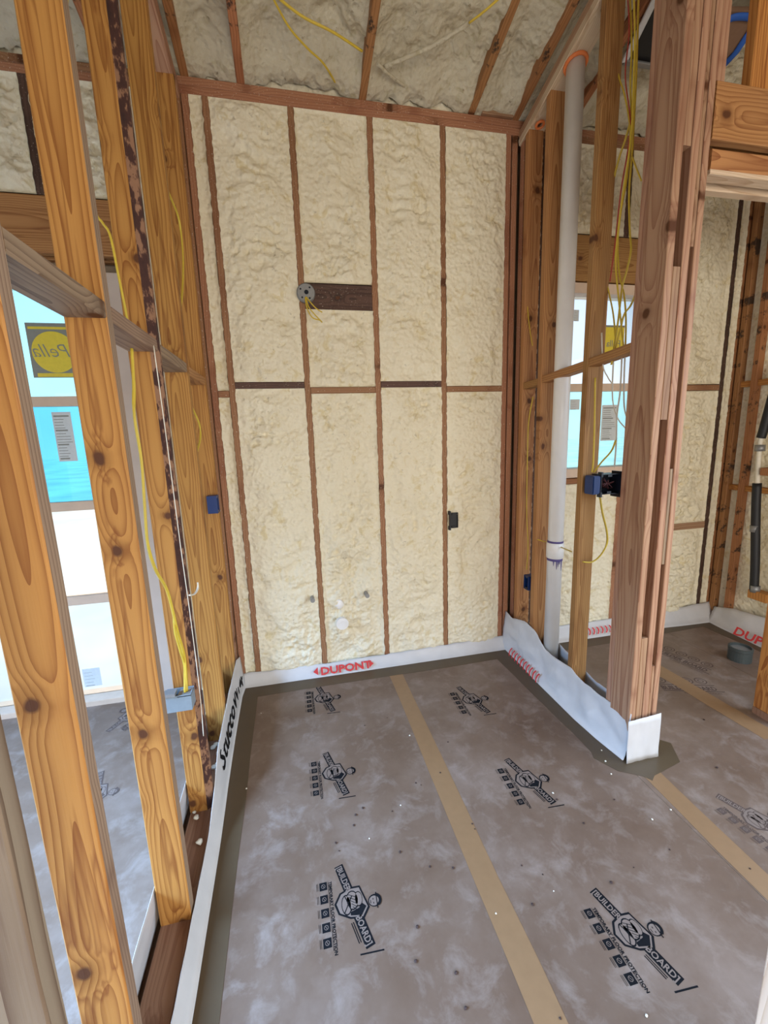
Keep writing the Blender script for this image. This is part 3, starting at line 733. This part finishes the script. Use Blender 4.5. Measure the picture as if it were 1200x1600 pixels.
def upstand(tab, axis, y0, y1, label, n=70, m=9, amp=.006, floor_lip=.03, seed=0):
    """tab: (s, z_top, off_top, off_bottom) offsets measured on the other axis"""
    rows = []
    for j in range(n+1):
        s = y0+(y1-y0)*j/n
        zt, ot, ob = lerp_tab(tab, s)
        row = []
        lip = ob + (ob-ot)/max(abs(ob-ot), 1e-4)*floor_lip
        row.append((lip, .0022))
        for i in range(m+1):
            t = i/m; z = .003+(zt-.003)*t
            o_ = ob+(ot-ob)*t**.7 + amp*fbm(s*7, z*12, seed)*math.sin(PI*min(1, t*1.1)*.9+.1)
            row.append((o_, z + (.006*fbm(s*11, 3, seed) if i == m else 0)))
        rows.append([(o, s, z) if axis == 1 else (s, o, z) for o, z in row])
    return sheet('house_wrap', rows, label)
ls = upstand([(-1, .055, -.389, -.352), (1.0, .060, -.388, -.354), (1.42, .060, -.388, -.358), (1.58, .12, -.387, -.362), (1.70, .20, -.386, -.366), (2.0, .225, -.385, -.372), (2.36, .235, -.383, -.374), (2.49, .19, -.38, -.36)],
        1, -1, 2.485, 'white house wrap turned up along the left wall with black lettering', floor_lip=.004, n=110, amp=.004)
upstand([(XL, .07, D-.006, D-.045), (.2, .06, D-.006, D-.05), (.6, .065, D-.006, D-.05), (XR, .08, D-.006, D-.05)], 0, XL+.01, XR-.01,
        'white house wrap turned up along the foot of the foamed back wall', floor_lip=.012, n=90, m=5, amp=.004)
upstand([(1.405, .225, XR-.006, XR-.030), (1.55, .20, XR-.006, XR-.05), (1.70, .19, XR-.006, XR-.06), (1.82, .215, XR-.006, XR-.06), (1.95, .20, XR-.008, XR-.06), (2.05, .20, XR-.01, XR-.06), (2.16, .27, XR-.012, XR-.055), (2.25, .285, XR-.016, XR-.05), (2.40, .25, XR-.03, XR-.05), (2.49, .26, XR-.03, XR-.05)],
        1, 1.405, 2.49, 'white house wrap turned up along the right stud wall beside the pipe', floor_lip=.004, n=80, m=12, amp=.022, seed=5)
# the wrap folded round the end of the post
rows = []
for j in range(24):
    t = j/23; x = 1.366+(1.535-1.366)*t
    rows.append([(x, 1.392+.004*fbm(x*20, z*14, 3)-.006*(1-z/.22), z) for z in [k*.026 for k in range(8)]+[.205+.012*t]])
sheet('house_wrap', rows, 'crisp white house wrap folded around the end post bottom')
upstand([(1.42, .19, XR+WD+.004, XR+WD+.03), (1.75, .16, XR+WD+.004, XR+WD+.03), (2.1, .22, XR+WD+.004, XR+WD+.03), (2.49, .2, XR+WD+.004, XR+WD+.03)], 1, 1.42, 2.49,
        'white house wrap on the far side of the right stud wall', n=50, seed=8)
upstand([(-1, .17, XL-WD-.004, XL-WD-.02), (.9, .17, XL-WD-.004, XL-WD-.02), (1.5, .17, XL-WD-.004, XL-WD-.025), (2.49, .2, XL-WD-.004, XL-WD-.02)], 1, -1, 2.49,
        'white house wrap on the far side of the left stud wall', n=60, seed=9, floor_lip=.01)
upstand([(XR+.1, .09, D-.006, D-.05), (2.5, .09, D-.006, D-.05), (2.8, .10, D-.006, D-.07), (3.1, .12, D-.01, D-.08)], 0, XR+.12, 3.10,
        'white house wrap under the smaller window, red stripes on it', n=60, m=5, seed=11)
upstand([(1.25, .17, XE-.03, XE-.13), (2.0, .17, XE-.03, XE-.12), (2.3, .14, XE-.03, XE-.10), (2.45, .10, XE-.03, XE-.08)], 1, 1.25, 2.44,
        'white house wrap slumped along the far right wall behind the drain stub', n=50, m=7, seed=13, amp=.02)
# printing on the wrap: letters laid on the sheets
def letters(s, size, M, mt, name, parent, bold=.0008, mirror=False, align='LEFT'):
    bm = bmesh.new(); text_bm(bm, s, size, M, 0, ext=.0004, bold=bold, mirror=mirror, align=align)
    return link(name, bm, mt, parent)
def frame(o, x, y):
    x = Vector(x).normalized(); y = Vector(y); y = (y-x.dot(y)*x).normalized(); z = x.cross(y)
    M = Matrix((x, y, z)).transposed().to_4x4(); M.translation = o; return M
letters('StuccoWrap', .135, frame((XL+.022, 1.70, .075), (0, 1, 0), (-.12, 0, 1)) @ Matrix.Diagonal((1.12, 1, 1, 1)), M_ink, 'black_lettering', ls, bold=.002)
bw = [o for o in C.objects if o.get('label', '').startswith('white house wrap turned up along the foot')][0]
letters('DUPONT', .062, frame((.09, D-.052, .012), (1, 0, 0), (0, .6, 1)) @ Matrix.Diagonal((1.25, 1, 1, 1)), M_red, 'red_lettering', bw, bold=.002)
bm = bmesh.new()
for x, s in ((.075, -1), (.40, 1)):
    bm = bmesh.new(); v = [bm.verts.new(p) for p in ((x, D-.052, .014), (x, D-.030, .056), (x+s*.03, D-.043, .034))]; bm.faces.new(v)
    link('red_triangle', bm, M_red, bw)
def stripes(name, pts0, d, n, up, parent, w=.006):
    bm = bmesh.new(); p0 = Vector(pts0); d = Vector(d); up = Vector(up)
    for k in range(n):
        c0 = p0+d*k
        line_pts = [c0, c0+up*.33+d*.30, c0+up*.66+d*.30, c0+up]
        q = d.normalized()*w
        for a, b2 in zip(line_pts, line_pts[1:]):
            bm.faces.new([bm.verts.new(a-q), bm.verts.new(a+q), bm.verts.new(b2+q), bm.verts.new(b2-q)])
    return link(name, bm, M_red, parent)
rw = [o for o in C.objects if o.get('label', '').startswith('white house wrap turned up along the right')][0]
stripes('red_stripes', (XR-.078, 2.03, .012), (0, .035, 0), 10, (.022, 0, .052), rw)
r2 = [o for o in C.objects if o.get('label', '').startswith('white house wrap under the smaller')][0]
stripes('red_stripes', (1.90, D-.058, .015), (.035, 0, 0), 9, (0, .02, .045), r2)
r3 = [o for o in C.objects if o.get('label', '').startswith('white house wrap slumped')][0]
letters('DUPONT', .08, frame((XE-.150, 2.20, .012), (0, -1, 0), (.6, 0, 1)) @ Matrix.Diagonal((1.2, 1, 1, 1)), M_red, 'red_lettering', r3, bold=.002)

# ------------------------------------------------------------------ plumbing
PX, PY = XR+.050, 2.085
pt = empty('vent_pipe', (PX, PY, 0), label='white plastic vent pipe rising through the right stud wall to an orange-sealed plate', cat='pipe')
bm = bmesh.new(); cyl(bm, (0, 0, .04), (0, 0, 1), .042, platez(PY)-.04, 28); link('pipe', bm, M_pvc, pt)
bm = bmesh.new()
for k, (z, r) in enumerate(((.745, .0445), (.752, .0485), (.828, .0485), (.835, .0445))): pass
cyl(bm, (0, 0, .75), (0, 0, 1), .0475, .09, 28); bmesh.ops.bevel(bm, geom=[e for e in bm.edges if e.calc_length() < .02], offset=.002, segments=1, affect='EDGES'); link('coupling', bm, M_pvc, pt)
for z in (.735, .838):
    bm = bmesh.new(); cyl(bm, (0, 0, z), (0, 0, 1), .0432 if z < .8 else .0436, .013, 28); link('primer_ring', bm, M_purple, pt)
for a, l in ((-1.9, .05), (-1.5, .022), (-1.2, .06), (-2.3, .03), (-1.7, .035)):
    bm = bmesh.new(); x, y = .0425*math.cos(a), .0425*math.sin(a); tube_bm(bm, [Vector((x, y, .74)), Vector((x, y, .74-l*.5)), Vector((x, y, .74-l))], [.004, .0028, .001], 6); link('primer_drip', bm, M_purple, pt)
bm = bmesh.new(); pts = [Vector((.047*math.cos(a*PI/8), .047*math.sin(a*PI/8), platez(PY+.047*math.sin(a*PI/8))-.062)) for a in range(17)]
tube_bm(bm, pts, .009, 6); tag(link('sealant_ring', bm, M_orange, pt))
bm = bmesh.new(); c_ = Vector((XR+.04, 2.36, platez(2.36)-.068)); tube_bm(bm, [c_+Vector((.02*math.cos(a*PI/6), .02*math.sin(a*PI/6), -.005*math.sin(a*PI/6))) for a in range(13)], .007, 6)
tag(link('sealant_ring', bm, M_orange), 'small orange sealant ring under the raked plate by the back corner', 'sealant')
# supply stubs and drain stub in the second bay
def stub(px, py, r, out, label, name, mt, cap):
    p = at(px, py, 1, D-.01); t = empty(name, (p.x, D-.01-out, p.z), label=label, cat='pipe stub')
    bm = bmesh.new(); cyl(bm, (0, 0, 0), (0, 1, 0), r, out+.03, 20); link('pipe', bm, mt, t)
    bm = bmesh.new(); cyl(bm, (0, -.004, 0), (0, 1, 0), r*1.12, .012, 20, r*1.12); cyl(bm, (0, -.006, 0), (0, 1, 0), r*.7, .004, 16); link('cap', bm, cap, t)
for px, py, lab in ((488, 934, 'capped water supply stub left of the bay stud, low on the foam wall'), (572, 927, 'capped water supply stub right of the white drain stub')):
    stub(px, py, .012, .045, lab, 'supply_stub', M_metal, M_metal)
stub(534, 971, .034, .035, 'white capped drain stub low in the foamed back wall', 'drain_stub', M_pvc, M_pvc)
p = at(530, 944, 1, D-.005)
bm = bmesh.new(); bmesh.ops.create_uvsphere(bm, u_segments=16, v_segments=10, radius=.032)
for v in bm.verts: v.co = Vector((v.co.x*.9, v.co.y*.35, v.co.z*1.0)) * (1+.15*fbm(v.co.x*30, v.co.y*30, v.co.z*30))
o = link('foam_lump', bm, M_pvc, smooth=True); o.location = p; tag(o, 'pale smooth lump on the foam just above the drain stub', 'lump')
# floor drain stub in the right room
p = at(1155, 1030, 2, 0)
t = empty('floor_drain_stub', (p.x, p.y, 0), label='short dark green pipe stub standing in the right room floor', cat='pipe stub')
bm = bmesh.new(); 
n = 28
prof = [(.062, 0), (.062, .065), (.064, .068), (.064, .085), (.055, .087), (.055, .070)]
rings = [[bm.verts.new((r*math.cos(2*PI*k/n), r*math.sin(2*PI*k/n), z)) for k in range(n)] for r, z in prof]
for a, b2 in zip(rings, rings[1:]):
    for k in range(n): bm.faces.new([a[k], a[(k+1) % n], b2[(k+1) % n], b2[k]])
link('pipe', bm, M_drain, t)
bm = bmesh.new(); cyl(bm, (0, 0, .055), (0, 0, 1), .055, .016, n); link('cap', bm, M_metal, t)
# black insulated pipe in the far right wall
def pt3(px, py, X=XE-.08): return at(px, py, 0, X)
t = empty('insulated_pipe', tuple(pt3(1178, 925)), label='black insulated pipe running up the far right wall', cat='pipe')
def rel(l): return [Vector(p)-t.location for p in l]
bm = bmesh.new(); tube_bm(bm, spline(rel([pt3(1178, 922), pt3(1180, 880), pt3(1181, 800), pt3(1183, 755)]), 4), .026, 14); link('insulation', bm, M_black, t)
bm = bmesh.new(); tube_bm(bm, spline(rel([pt3(1189, 684), pt3(1194, 668), pt3(1210, 610), pt3(1225, 570)]), 4), .026, 14); link('insulation', bm, M_black, t)
bm = bmesh.new(); tube_bm(bm, spline(rel([pt3(1177, 938), pt3(1180, 850), pt3(1184, 740), pt3(1188, 690), pt3(1194, 668)]), 4), .015, 12); link('pipe', bm, M_wht, t)
for py in (826, 920, 700):
    a, b2 = pt3(1179.5 if py > 750 else 1187, py+5), pt3(1180 if py > 750 else 1188, py-5)
    bm = bmesh.new(); tube_bm(bm, rel([a, b2]), .0285, 14); link('tape_band', bm, M_metal, t)
bb = at(1192, 935, 0, XE-.1)
boxobj('pipe_support_block', XE-.10, XE-.03, bb.y-.02, bb.y+.10, bb.z-.03, bb.z+.03, M_gold, wsr, .003)
boxobj('pipe_support_block', XE-.10, XE-.03, bb.y-.10, bb.y+.12, pt3(1185, 735).z-.03, pt3(1185, 735).z+.02, M_rust, wsr, .003)

# ------------------------------------------------------------------ electrical boxes
def ebox(name, loc, dims, mt, inner, label, open_axis='-y', ears=True, lean=0):
    """open-fronted box with thin walls: dims = (w, d, h), opening towards -Y of its own frame"""
    w, d, h = dims; t = empty(name, loc, label=label, cat='electrical box')
    bm = bmesh.new(); k = .0028
    bx(bm, -w/2, w/2, d-k, d, -h/2, h/2); bx(bm, -w/2, -w/2+k, 0, d-k, -h/2, h/2); bx(bm, w/2-k, w/2, 0, d-k, -h/2, h/2)
    bx(bm, -w/2+k, w/2-k, 0, d-k, -h/2, -h/2+k); bx(bm, -w/2+k, w/2-k, 0, d-k, h/2-k, h/2)
    o = link('body', bm, mt, t)
    for s in (-1, 1):
        bm = bmesh.new(); bx(bm, -.012, .012, .002, min(.010, d-.004), s*(h/2-k-.006)-.005, s*(h/2-k-.006)+.005); link('screw_boss', bm, inner, t)
    if ears:
        for s in (-1, 1):
            bm = bmesh.new(); bx(bm, -w/2-.004, -w/2+.006, -.004, .020, s*h/2-.012, s*h/2+.012); link('nail_lug', bm, inner, t)
    return t
# grey box on the near face of the bark-edged stud
gb = at(278, 1100, 1, 1.50)
t = empty('electrical_box', (gb.x, 1.50, gb.z), label='grey open-topped electrical box low on the bark-edged left stud', cat='electrical box')
bm = bmesh.new(); k = .003; w, d, h = .092, .055, .062
bx(bm, -w/2, w/2, 0, k, -h/2, h/2); bx(bm, -w/2, w/2, d-k, d, -h/2, h/2); bx(bm, -w/2, -w/2+k, k, d-k, -h/2, h/2); bx(bm, w/2-k, w/2, k, d-k, -h/2, h/2); bx(bm, -w/2+k, w/2-k, k, d-k, -h/2, -h/2+k)
link('body', bm, M_grybx, t)
bm = bmesh.new(); bx(bm, -w/2, -.005, -.004, .03, h/2, h/2+.012); bx(bm, .0, w/2, .0, .05, h/2-.006, h/2-.003); link('bracket', bm, M_metal, t)
# blue box on the far left stud
p = at(319, 806, 0, XL-.0)
t = ebox('electrical_box', (XL-.024, p.y, p.z), (.055, .05, .092), M_blue, M_navy, 'blue electrical box on the last golden stud of the left wall', ears=False); t.rotation_euler = (0, 0, PI/2)
t.location = (XL+.006, 2.335, p.z)
# black outlet box in the back wall
p = at(707, 812, 1, D)
t = ebox('electrical_box', (p.x, D-.027, p.z), (.056, .0125, .098), M_black, M_black, 'small black outlet box in the foamed back wall beside a stud', ears=True)
# blue single box in right wall between the corner studs
p = at(823, 910, 0, XR+.0)
t = ebox('electrical_box', (XR-.006, p.y, p.z), (.05, .06, .09), M_blue, M_navy, 'blue electrical box low between the corner studs of the right wall', ears=False); t.rotation_euler = (0, 0, -PI/2)
# two-gang box on the right stud
p = at(950, 756, 1, 1.765)
t = ebox('electrical_box', (p.x, 1.752, p.z), (.105, .062, .098), M_navy, M_navy, 'large navy two-gang electrical box on the middle stud of the right wall')
t.rotation_euler = (0, 0, math.radians(4))
bm = bmesh.new(); bx(bm, -.098, -.054, .0, .06, -.046, .044); bmesh.ops.bevel(bm, geom=bm.edges[:], offset=.004, segments=2, affect='EDGES'); link('bracket', bm, M_blue, t)
bm = bmesh.new(); bx(bm, .050, .056, -.016, .045, -.066, .060); bx(bm, .050, .066, -.016, -.008, .030, .058); bx(bm, .050, .066, -.016, -.008, -.062, -.034); link('nail_lug', bm, M_navy, t)
bm = bmesh.new()
for k in range(6):
    a = random.uniform(-.03, .03); tube_bm(bm, spline([Vector((a, .055, -.03+.012*k)), Vector((-a, .03, .02-.01*k)), Vector((a*1.3, .012, .01*k-.02)), Vector((a*.4, .045, -.02))], 5), .0014, 5)
link('wire', bm, M_wired, t)
# round lamp box on the back wall
p = at(478, 458, 1, D-.02)
t = empty('lamp_box', (p.x, D-.03, p.z), label='round grey lamp box on the back wall stud with short yellow cable ends', cat='electrical box')
bm = bmesh.new(); cyl(bm, (0, 0, 0), (0, 1, 0), .049, .03, 32); bmesh.ops.bevel(bm, geom=[e for e in bm.edges if abs(e.verts[0].co.y) < .001 and abs(e.verts[1].co.y) < .001], offset=.004, segments=2, affect='EDGES'); link('body', bm, M_metal, t)
bm = bmesh.new(); cyl(bm, (.002, -.003, .002), (0, 1, 0), .0115, .004, 14); link('knockout', bm, M_navy, t)
for a in (.9, 2.6, 4.0, 5.3):
    bm = bmesh.new(); cyl(bm, (.033*math.cos(a), -.002, .033*math.sin(a)), (0, 1, 0), .005, .004, 10); link('screw', bm, M_navy, t)

# ------------------------------------------------------------------ cables
def on(l, axis, val): return [at(a, b2, axis, val) for a, b2 in l]
gC = None
for l, off in (([(478, 462), (482, 478), (490, 490), (503, 505)], .05), ([(479, 462), (484, 470), (494, 482), (503, 489)], .055), ([(477, 464), (480, 482), (488, 497), (500, 502)], .045)):
    cable([Vector((q.x, D-.032-.012*i, q.z)) for i, q in enumerate(on(l, 1, D-off))], M_yel, 'short yellow cable end hanging out of the round lamp box', 'cable ends of the lamp box', r=.0042)
XW = XL-.05
cable(on([(104, -20), (107, 60), (120, 200), (146, 322), (160, 348), (172, 368), (185, 430), (199, 500), (206, 554)], 1, 1.535) , M_yel, 'yellow cable dropping behind the second golden stud to the blocking')
cable(on([(206, 545), (209, 600), (210, 650), (221, 720), (226, 790), (231, 850), (243, 890), (262, 925), (277, 985), (289, 1030), (292, 1080)], 0, XL-.035), M_yel, 'yellow cable curving down from left wall blocking to the grey box', r=.0055)
cable(on([(272, 960), (273, 985), (281, 1015), (288, 1040), (289, 1082)], 0, XL-.04), M_yel, 'short yellow cable loop entering the grey box from the left stud')
cable(on([(256, 285), (268, 312), (280, 345), (286, 400), (285, 455), (281, 490), (279, 520)], 0, XL-.02), M_yel, 'yellow cable bowing across the last left studs above the blocking')
cable(on([(294, 626), (304, 645), (312, 665), (313, 685), (308, 705), (305, 718)], 0, XL-.015), M_yel, 'yellow cable loop below the blocking beside the last golden stud')
cable(on([(309, 910), (309, 920), (304, 928), (296, 930)], 0, XL+.004), M_wht, 'white cable end hooked out of a left wall stud', r=.004)
bmk = None
cable([at(a, b2, 0, XL+.008) for a, b2 in ((240, 540), (262, 700), (283, 860), (297, 960), (312, 1080), (318, 1150))], M_wht, 'thin pale strand added for the light gap beside a left stud', r=.0018)  # pale strand added for a light gap between studs, not a real cable
cable([at(415, -20, 2, 3.26), at(470, 24, 2, 3.24), at(520, 50, 2, 3.22), at(566, 80, 2, 3.22)], M_yel, 'yellow cable stapled across the foamed ceiling to a rafter', r=.006)
cable([at(418, -20, 2, 3.25), at(450, 40, 2, 3.235), at(480, 75, 2, 3.225), at(506, 100, 2, 3.23), at(526, 133, 2, 3.24)], M_yel, 'second yellow cable sinking into the ceiling foam', r=.005)
cable([at(790, -12, 2, 3.26), at(760, 15, 2, 3.25), at(733, 36, 2, 3.26)], M_yel, 'yellow cable emerging from the ceiling foam near the third rafter', r=.005)
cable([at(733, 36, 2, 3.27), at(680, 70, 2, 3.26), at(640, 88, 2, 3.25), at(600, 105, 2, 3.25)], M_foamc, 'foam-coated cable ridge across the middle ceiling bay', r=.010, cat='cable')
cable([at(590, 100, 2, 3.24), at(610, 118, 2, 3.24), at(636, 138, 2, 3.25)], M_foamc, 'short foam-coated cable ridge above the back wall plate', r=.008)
# right bundle
def rb(l, X=XR+.05): return on(l, 0, X)
RB = [([(990, -15), (992, 60), (990, 130), (988, 190), (983, 240), (974, 300), (966, 360), (962, 410), (966, 460), (972, 520), (975, 548)], M_yel, 0),
      ([(998, -15), (996, 60), (994, 120), (991, 180), (988, 235), (983, 300), (984, 360), (986, 390), (980, 420), (972, 450), (966, 500), (957, 560)], M_yel, .02),
      ([(962, -15), (966, 60), (965, 110), (975, 145), (982, 180), (985, 215), (979, 280), (970, 330), (965, 380), (968, 430), (975, 460), (978, 500), (977, 545)], M_yel, .03),
      ([(984, -15), (987, 70), (985, 130), (986, 180), (978, 215), (968, 245), (958, 285), (951, 330), (948, 380), (944, 420), (951, 455), (958, 490), (962, 530)], M_yel, .04),
      ([(988, 245), (994, 262), (1002, 282)], M_yel, .01),
      ([(977, 545), (975, 600), (976, 640), (985, 665), (996, 690)], M_wht, .01),
      ([(959, 555), (957, 600), (958, 630), (966, 655), (978, 670), (982, 678)], M_wht, .02),
      ([(972, 548), (969, 610), (964, 650), (963, 690), (960, 730)], M_wht, .0),
      ([(962, 688), (955, 705), (940, 722), (928, 738)], M_yel, -.01),
      ([(993, 460), (985, 478), (975, 492), (968, 520), (955, 570)], M_yel, .0),
      ([(930, 590), (929, 660), (927, 720), (925, 738)], M_yel, -.02),
      ([(940, 520), (942, 570), (950, 590), (957, 600)], M_wht, .0),
      ([(980, -15), (983, 50), (977, 120), (985, 200), (970, 300), (961, 380), (953, 440)], M_redc, .03)]
LB = ['yellow cable in the right bundle, nearest the end post', 'yellow cable in the right bundle bowing out at header height', 'yellow cable crossing to the left in the right bundle', 'yellow cable hugging the middle stud of the right wall',
      'short yellow cable branching off behind the end post', 'pale cable below the right blocking veering to the end post', 'pale cable below the blocking ending in the post', 'pale cable dropping straight into the two-gang box',
      'yellow cable swinging left into the two-gang box', 'yellow cable crossing in front of the smaller window', 'yellow cable down the face of the middle right stud', 'short pale cable looping under the right blocking', 'thin red cable in the right bundle']
for (l, mt, dx), lab in zip(RB, LB):
    cable(rb(l, XR+.045+dx), mt, lab, r=.0028 if mt is M_redc else (.0042 if mt is M_yel else .0036))
cable([at(a, b2, 1, 1.79) for a, b2 in ((937, 772), (941, 800), (948, 830), (948, 850), (938, 868), (925, 878), (911, 878))], M_yel, 'yellow cable looping from the two-gang box back into the stud', r=.0052)
cable([at(a, b2, 1, 2.16) for a, b2 in ((840, 843), (850, 846), (862, 849))] + [at(893, 862, 1, 1.90)], M_yel, 'yellow cable passing behind the white vent pipe', r=.004)
cable(rb([(829, 300), (824, 370), (822, 440), (826, 500), (832, 540)], XR+.02), M_yel, 'yellow cable down the corner studs above the blocking', r=.0035)
cable(rb([(833, 620), (826, 660), (824, 720), (823, 800), (825, 850), (823, 890)], XR+.02), M_yel, 'yellow cable down the corner studs to the low blue box', r=.0035)

# ------------------------------------------------------------------ stickers on the windows
def quad(name, p0, p1, z0, z1, y, mt, parent, t=.0008):
    bm = bmesh.new(); bx(bm, p0, p1, y-t, y, z0, z1); return link(name, bm, mt, parent)
yg = D+.08-.004
a = at(38, 504, 1, yg); b2 = at(122, 590, 1, yg)
t = empty('window_sticker', (a.x, yg, b2.z), label='yellow round sticker on the top pane of the tall left window', cat='sticker')
w = b2.x-a.x; h = a.z-b2.z
quad('backing', 0, w, 0, h, 0, M_gstick, t)
quad('border', .01, w-.01, h-.03, h-.018, -.001, M_ystick, t); quad('border', .02, w-.01, .004, .022, -.001, M_ystick, t)
bm = bmesh.new(); cyl(bm, (w*.56, -.003, h*.47), (0, 1, 0), h*.38, .002, 40); link('disc', bm, M_ystick, t)
letters('Pella', .092, frame((w*.52, -.004, h*.38), (1, 0, 0), (-.25, 0, 1)) @ Matrix(((1, -.35, 0, 0), (0, 1, 0, 0), (0, 0, 1, 0), (0, 0, 0, 1))), M_gstick, 'script_lettering', t, bold=-.001, mirror=True, align='CENTER')
def paper(px0, py0, px1, py1, label, n=16, mt=M_wstick, y=yg):
    a = at(px0, py0, 1, y); b2 = at(px1, py1, 1, y); t = empty('window_sticker', (a.x, y, b2.z), label=label, cat='sticker'); w = b2.x-a.x; h = a.z-b2.z
    quad('label_sheet', 0, w, 0, h, 0, mt, t)
    bm = bmesh.new(); rnd = random.Random(4)
    for k in range(n):
        z = h*(.04+.92*k/n); x0 = w*.08; x1 = w*(.5+.42*rnd.random())
        bx(bm, x0, x1, -.0014, -.0008, z, z+h*(.012 if k % 5 else .03))
    link('small_print', bm, M_gstick, t); return t
paper(80, 644, 122, 720, 'white printed energy label on the second pane of the tall window')
paper(128, 1046, 160, 1070, 'small faint label near the bottom of the tall left window', 5)
yb_ = yg
a = at(944, 508, 1, yb_); b2 = at(973, 556, 1, yb_)
t = empty('window_sticker', (a.x, yb_, b2.z), label='yellow sticker on the upper pane of the smaller right window', cat='sticker'); w = b2.x-a.x; h = a.z-b2.z
quad('backing', 0, w, 0, h, 0, M_ystick, t); quad('border', 0, w, h-.012, h, -.001, M_gstick, t)
letters('Pella', .06, frame((w*.5, -.002, h*.3), (1, 0, 0), (0, 0, 1)), M_gstick, 'script_lettering', t, bold=0, mirror=True, align='CENTER')
paper(941, 633, 962, 688, 'white printed label on the lower pane of the smaller window')
paper(891, 624, 905, 640, 'small grey label left on the lower pane of the smaller window', 4)
paper(897, 484, 904, 502, 'small grey label on the upper left of the smaller window', 4)

# ------------------------------------------------------------------ things in the right room's ceiling
def onroof(px, py, off=0):
    d = F_ + (px-600)/F_PX*R_ - (py-800)/F_PX*U_; o = Vector((0, 0, CAM_H))
    # z = TP+.076+SL*(D-y)+off
    t = (TP+.076+SL*D+off-o.z+0)/(d.z+SL*d.y); return o+t*d
q = [onroof(1040, -40, -.01), onroof(976, 92, -.01), onroof(1060, 106, -.01), onroof(1110, -30, -.01)]
t = empty('roof_duct_opening', tuple(q[1]), label='black duct opening with a pale metal frame in the right ceiling', cat='duct')
bm = bmesh.new(); vs = [bm.verts.new(v-t.location) for v in q]; f = bm.faces.new(vs)
r_ = bmesh.ops.extrude_face_region(bm, geom=[f])
for v in [g_ for g_ in r_['geom'] if isinstance(g_, bmesh.types.BMVert)]: v.co.z += .03
link('duct_panel', bm, M_black, t)
for a, b2, mt in ((0, 1, M_vinyl), (1, 2, M_metal)):
    board('frame_bar', q[a]-t.location+Vector((0, 0, -.012)), q[b2]-t.location+Vector((0, 0, -.012)), (0, 0, 1), .012, .03, mt, t)
q = [onroof(1128, 18, -.02), onroof(1126, 112, -.02), onroof(1172, 50, -.02), onroof(1185, 18, -.02)]
t = empty('masked_skylight', tuple(q[0]), label='brown board edged with blue tape above the right header', cat='panel')
bm = bmesh.new(); vs = [bm.verts.new(v-t.location) for v in q]; f = bm.faces.new(vs); r_ = bmesh.ops.extrude_face_region(bm, geom=[f])
for v in [g_ for g_ in r_['geom'] if isinstance(g_, bmesh.types.BMVert)]: v.co.z += .02
link('board', bm, M_kraft, t)
bm = bmesh.new(); tube_bm(bm, spline([onroof(1128, 45, -.03)-t.location, onroof(1140, 30, -.03)-t.location, onroof(1160, 26, -.03)-t.location, onroof(1190, 30, -.03)-t.location], 5), .016, 8, .5); link('tape_edge', bm, M_tapeb, t)
bm = bmesh.new(); tube_bm(bm, [onroof(1122, 112, -.03)-t.location, onroof(1150, 82, -.03)-t.location, onroof(1182, 34, -.03)-t.location], .014, 8, .5); link('tape_edge', bm, M_tapeb, t)
boxobj('beam', 1.55, 2.3, 1.72, 1.78, platez(1.75)-.02, platez(1.75)+.05, M_black, ceil)

# ------------------------------------------------------------------ crumbs
def crumb(loc, r, mt, label, cat, group, seed, flat_=.6):
    bm = bmesh.new(); bmesh.ops.create_icosphere(bm, subdivisions=2, radius=r)
    for v in bm.verts: v.co *= 1+.5*noise.noise(v.co*(1.2/r)+Vector((seed, 0, 0))); v.co.z *= flat_
    zmin = min(v.co.z for v in bm.verts)
    for v in bm.verts: v.co.z -= zmin
    o = link('foam_crumb' if mt is M_foamw else 'dirt_crumb', bm, mt, smooth=True); o.location = loc; o.rotation_euler = (0, 0, seed)
    return tag(o, label, cat, group)
for i, (px, py, r) in enumerate(((307, 1279, .010), (304, 1270, .007), (312, 1318, .012), (333, 1170, .014), (338, 1165, .013), (342, 1178, .012), (334, 1200, .011), (340, 1195, .010))):
    q = at(px, py, 2, .038)
    if i < 3: crumb((min(q.x, XL-.006), q.y, .038), r, M_foamw, 'white foam crumb on the plate before the bark-edged stud', 'foam crumb', 'foam crumbs on the left bottom plate near', i)
    else: crumb((min(q.x, XL-.012), q.y, .038), r, M_foamw, 'white foam crumb heaped on the left plate behind the bark-edged stud', 'foam crumb', 'foam crumbs on the left bottom plate far', i)
dk = [(650, 1224), (658, 1227), (688, 1208), (556, 1274), (567, 1263), (553, 1290), (613, 1268), (738, 1288), (742, 1296), (625, 1332), (672, 1355), (708, 1357), (815, 1353), (848, 1367), (832, 1414), (652, 1449), (713, 1521), (728, 1576), (650, 1503), (525, 1318), (530, 1330), (700, 1160), (570, 1134), (605, 1122), (990, 1356), (1172, 1358), (1046, 1328), (912, 1287), (870, 1250), (960, 1250), (1120, 1200), (1100, 1125), (955, 1380), (875, 1600-8)]
for i, (px, py) in enumerate(dk):
    q = at(px, py, 2, 0); zn = 'right of the second tan seam tape' if px > 1060 else ('right of the middle seam tape' if q.x > .59 else 'left of the middle seam tape')
    crumb((q.x, q.y, .0008), random.uniform(.0022, .0048), M_dirt, 'tiny dark dirt crumb on the floor '+zn, 'dirt crumb', 'dark crumbs on the floor '+zn, i+1, .5)
for i, (px, py) in enumerate([(626, 1259), (577, 1311), (775, 1428), (408, 1115), (385, 1233), (864, 1240), (946, 1190), (940, 1173), (955, 1210), (1019, 1281), (865, 1393), (1048, 1266), (640, 1150), (1010, 1588)]):
    q = at(px, py, 2, 0); zn = 'by the foot of the end post' if 930 < px < 960 else ('right of the middle seam tape' if q.x > .59 else 'left of the middle seam tape')
    crumb((q.x, q.y, .0008), random.uniform(.0022, .004), M_foamw, 'tiny white foam crumb on the floor '+zn, 'foam crumb', 'white crumbs on the floor '+zn, i+40, .6)
